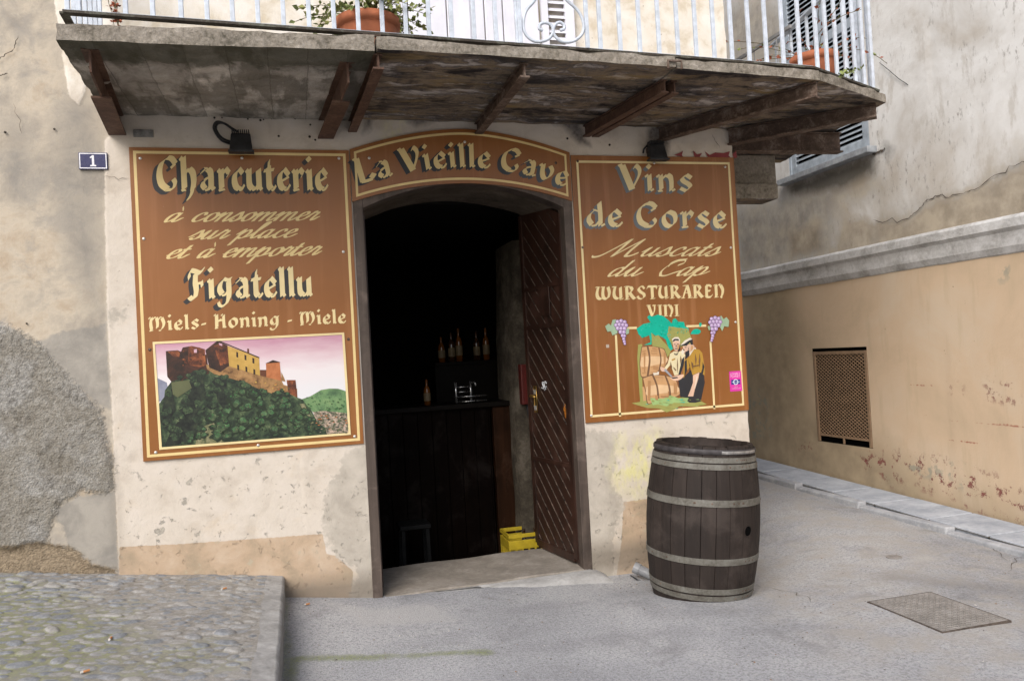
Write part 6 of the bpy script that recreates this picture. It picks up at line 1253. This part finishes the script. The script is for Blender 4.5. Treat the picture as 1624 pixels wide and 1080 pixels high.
# ================================================================ INSIDE THE CELLAR, its gloom put into the colours
def Yp(px, py, Y): return onY(px, py, Y)
cy = 1.02; x0, x1 = float(Yp(807, 860, cy)[0]), float(Yp(807, 860, cy)[0]) + .36; zt_ = float(Yp(830, 846, cy)[2]); 
cr_ = thing('bottle_crate', 'yellow plastic bottle crate behind the door step', 'crate', ((x0+x1)/2, cy + .15, zt_ - .30))
ye = plain('yellow_crate_plastic', (.42,.31,.02), .5, var=.12); mb = MB(); z0 = zt_ - .30; t = .014
for z, h in ((z0, .10), (zt_ - .13, .075), (zt_ - .032, .032)):
    mb.box((x0, cy, z), (x1, cy + t, z + h)); mb.box((x0, cy + .29, z), (x1, cy + .29 + t, z + h)); mb.box((x0, cy + t, z), (x0 + t, cy + .29, z + h)); mb.box((x1 - t, cy + t, z), (x1, cy + .29, z + h))
for k in range(7): x = x0 + (x1 - x0 - .016) * k / 6; mb.box((x, cy + .001, z0 + .10), (x + .016, cy + t - .001, zt_ - .10)); mb.box((x, cy + .291, z0 + .10), (x + .016, cy + .29 + t - .001, zt_ - .10))
for k in range(5): y = cy + t + (.29 - t - .016) * k / 4; mb.box((x0 + .001, y, z0 + .10), (x0 + t - .001, y + .016, zt_ - .10)); mb.box((x1 - t + .001, y, z0 + .10), (x1 - .001, y + .016, zt_ - .10))
mb.box((x0 + .002, cy + .002, z0 - .004), (x1 - .002, cy + .30, z0 + .006)); mb.build('crate_body', ye, cr_, bevel=.002)
M['bottle'] = plain('dark_bottle_glass', (.035,.014,.006), .12, spec=.6); M['amber'] = plain('amber_bottle_glass', (.11,.036,.006), .12, spec=.5); M['label'] = plain('faded_bottle_label', (.13,.095,.05), .6)
def bottle(c, h, r_, mat, label, group):
    o = thing('bottle', label, 'bottle', c, group); mb = MB(); mb.lathe([(0,0),(r_,.003),(r_,h*.58),(r_*.75,h*.68),(r_*.36,h*.76),(r_*.34,h*.97),(r_*.4,h*.975),(r_*.4,h),(0,h)], 16, c); mb.build('glass', mat, o, smooth=True)
    mb = MB(); mb.lathe([(r_*1.01,h*.18),(r_*1.01,h*.48)], 16, c); mb.build('paper_label', M['label'], o, smooth=True); return o
for k, (dx, dy) in enumerate(((.16,.07),(.26,.08),(.35,.07),(.30,.18))): bottle((x0 + dx, cy + dy, z0 + .012), .31, .031, M['bottle'], 'brown bottle standing in the yellow crate', 'bottles in the yellow crate')
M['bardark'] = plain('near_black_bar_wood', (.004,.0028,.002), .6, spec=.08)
# bar counter of vertical boards with a lighter post at its end
by = 1.55; pb = [float(Yp(px, 760, by)[0]) for px in (786, 816)]; zb_ = float(Yp(730, 648, by)[2])
bc = thing('bar_counter', 'dark bar counter of upright boards inside the cellar with a lighter wooden end post', 'counter', (1.2, by, -.26))
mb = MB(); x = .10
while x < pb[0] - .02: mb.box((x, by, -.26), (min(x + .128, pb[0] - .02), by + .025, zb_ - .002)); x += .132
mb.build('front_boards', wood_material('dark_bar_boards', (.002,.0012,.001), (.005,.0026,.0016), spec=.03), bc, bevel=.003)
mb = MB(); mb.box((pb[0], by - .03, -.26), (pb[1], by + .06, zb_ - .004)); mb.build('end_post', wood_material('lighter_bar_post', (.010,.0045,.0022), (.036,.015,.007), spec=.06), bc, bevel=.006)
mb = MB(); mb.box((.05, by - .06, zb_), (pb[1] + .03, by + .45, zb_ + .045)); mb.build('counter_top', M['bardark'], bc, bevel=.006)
tx = float(Yp(745, 620, by)[0])
tp = thing('beer_tap', 'chrome tap rack standing on the bar counter', 'tap', (tx, by + .1, zb_ + .045)); chm = plain('dull_chrome', (.35,.35,.35), .25, .9); mb = MB()
for dx in (-.12, .02): mb = MB(); mb.tube([(tx + dx, by + .05, zb_ + .046), (tx + dx, by + .05, zb_ + .24)], .013, 10); mb.build('column', chm, tp, smooth=True)
mb = MB()
for k in range(4): mb.tube([(tx - .12, by + .035, zb_ + .06 + .045 * k), (tx + .01 + (.16 if k < 2 else 0), by + .035, zb_ + .06 + .045 * k)], .006, 8)
mb.tube([(tx + .02, by + .05, zb_ + .23), (tx + .05, by - .02, zb_ + .235), (tx + .05, by - .03, zb_ + .20)], .009, 8); mb.build('rails', chm, tp, smooth=True)
bottle((float(Yp(679, 620, by)[0]), by + .08, zb_ + .045), .24, .032, M['amber'], 'amber bottle standing on the bar counter', None)
sy = 2.3; zs = float(Yp(740, 573, sy)[2]); sx0, sx1 = float(Yp(690, 573, sy)[0]), float(Yp(815, 573, sy)[0])
sh_ = thing('bottle_shelf', 'dark back-bar cabinet holding bottles inside the cellar', 'cabinet', ((sx0+sx1)/2, sy + .15, -.26)); mb = MB(); mb.box((sx0, sy, zs - .03), (sx1, sy + .3, zs)); mb.build('shelf', M['bardark'], sh_, bevel=.003)
mb = MB(); mb.box((sx0, sy + .02, -.26), (sx1, sy + .30, zs - .031)); mb.build('cabinet', M['bardark'], sh_)
labs = ['amber bottle at the left end of the back-bar shelf', 'dark bottle second from the left on the back-bar shelf', 'tall amber bottle in the middle of the back-bar shelf', 'dark bottle right of the tall amber bottle on the shelf', 'paper-labelled bottle on the right half of the shelf', 'dark bottle at the right end of the back-bar shelf']
for k, px in enumerate((701, 717, 729, 757, 772, 795)): bottle((float(Yp(px, 573, sy + .1)[0]), sy + .1, zs + .001), (.26, .30, .34, .30, .33, .30)[k], .036, M['amber'] if k in (0, 2, 4) else M['bottle'], labs[k], 'bottles on the back-bar shelf')
p0, p1 = Yp(822, 578, 1.24), Yp(845, 640, 1.24)
rb = thing('wall_box', 'small dull red box fixed to the pillar beside the open door', 'box', (float(p0[0]), 1.2, float(p1[2])))
mb = MB(); mb.box((p0[0], 1.17, p1[2]), (p0[0] + .17, 1.262, p0[2])); mb.build('case', plain('dull_red_box', (.085,.012,.010), .5), rb, bevel=.008)
mb = MB()
for k in range(3): xx = p0[0] + .03 + k * .045; mb.box((xx, 1.164, p1[2] + .03), (xx + .018, 1.1695, p0[2] - .03))
mb.build('ribs', plain('dark_red_rib', (.10,.012,.010), .5), rb)
mb = MB(); mb.tube([(p0[0] + .05, 1.21, p1[2]), (p0[0] + .06, 1.21, p1[2] - .10), (p0[0] + .13, 1.22, p1[2] - .17)], .008, 6); mb.build('cable', M['black'], rb)
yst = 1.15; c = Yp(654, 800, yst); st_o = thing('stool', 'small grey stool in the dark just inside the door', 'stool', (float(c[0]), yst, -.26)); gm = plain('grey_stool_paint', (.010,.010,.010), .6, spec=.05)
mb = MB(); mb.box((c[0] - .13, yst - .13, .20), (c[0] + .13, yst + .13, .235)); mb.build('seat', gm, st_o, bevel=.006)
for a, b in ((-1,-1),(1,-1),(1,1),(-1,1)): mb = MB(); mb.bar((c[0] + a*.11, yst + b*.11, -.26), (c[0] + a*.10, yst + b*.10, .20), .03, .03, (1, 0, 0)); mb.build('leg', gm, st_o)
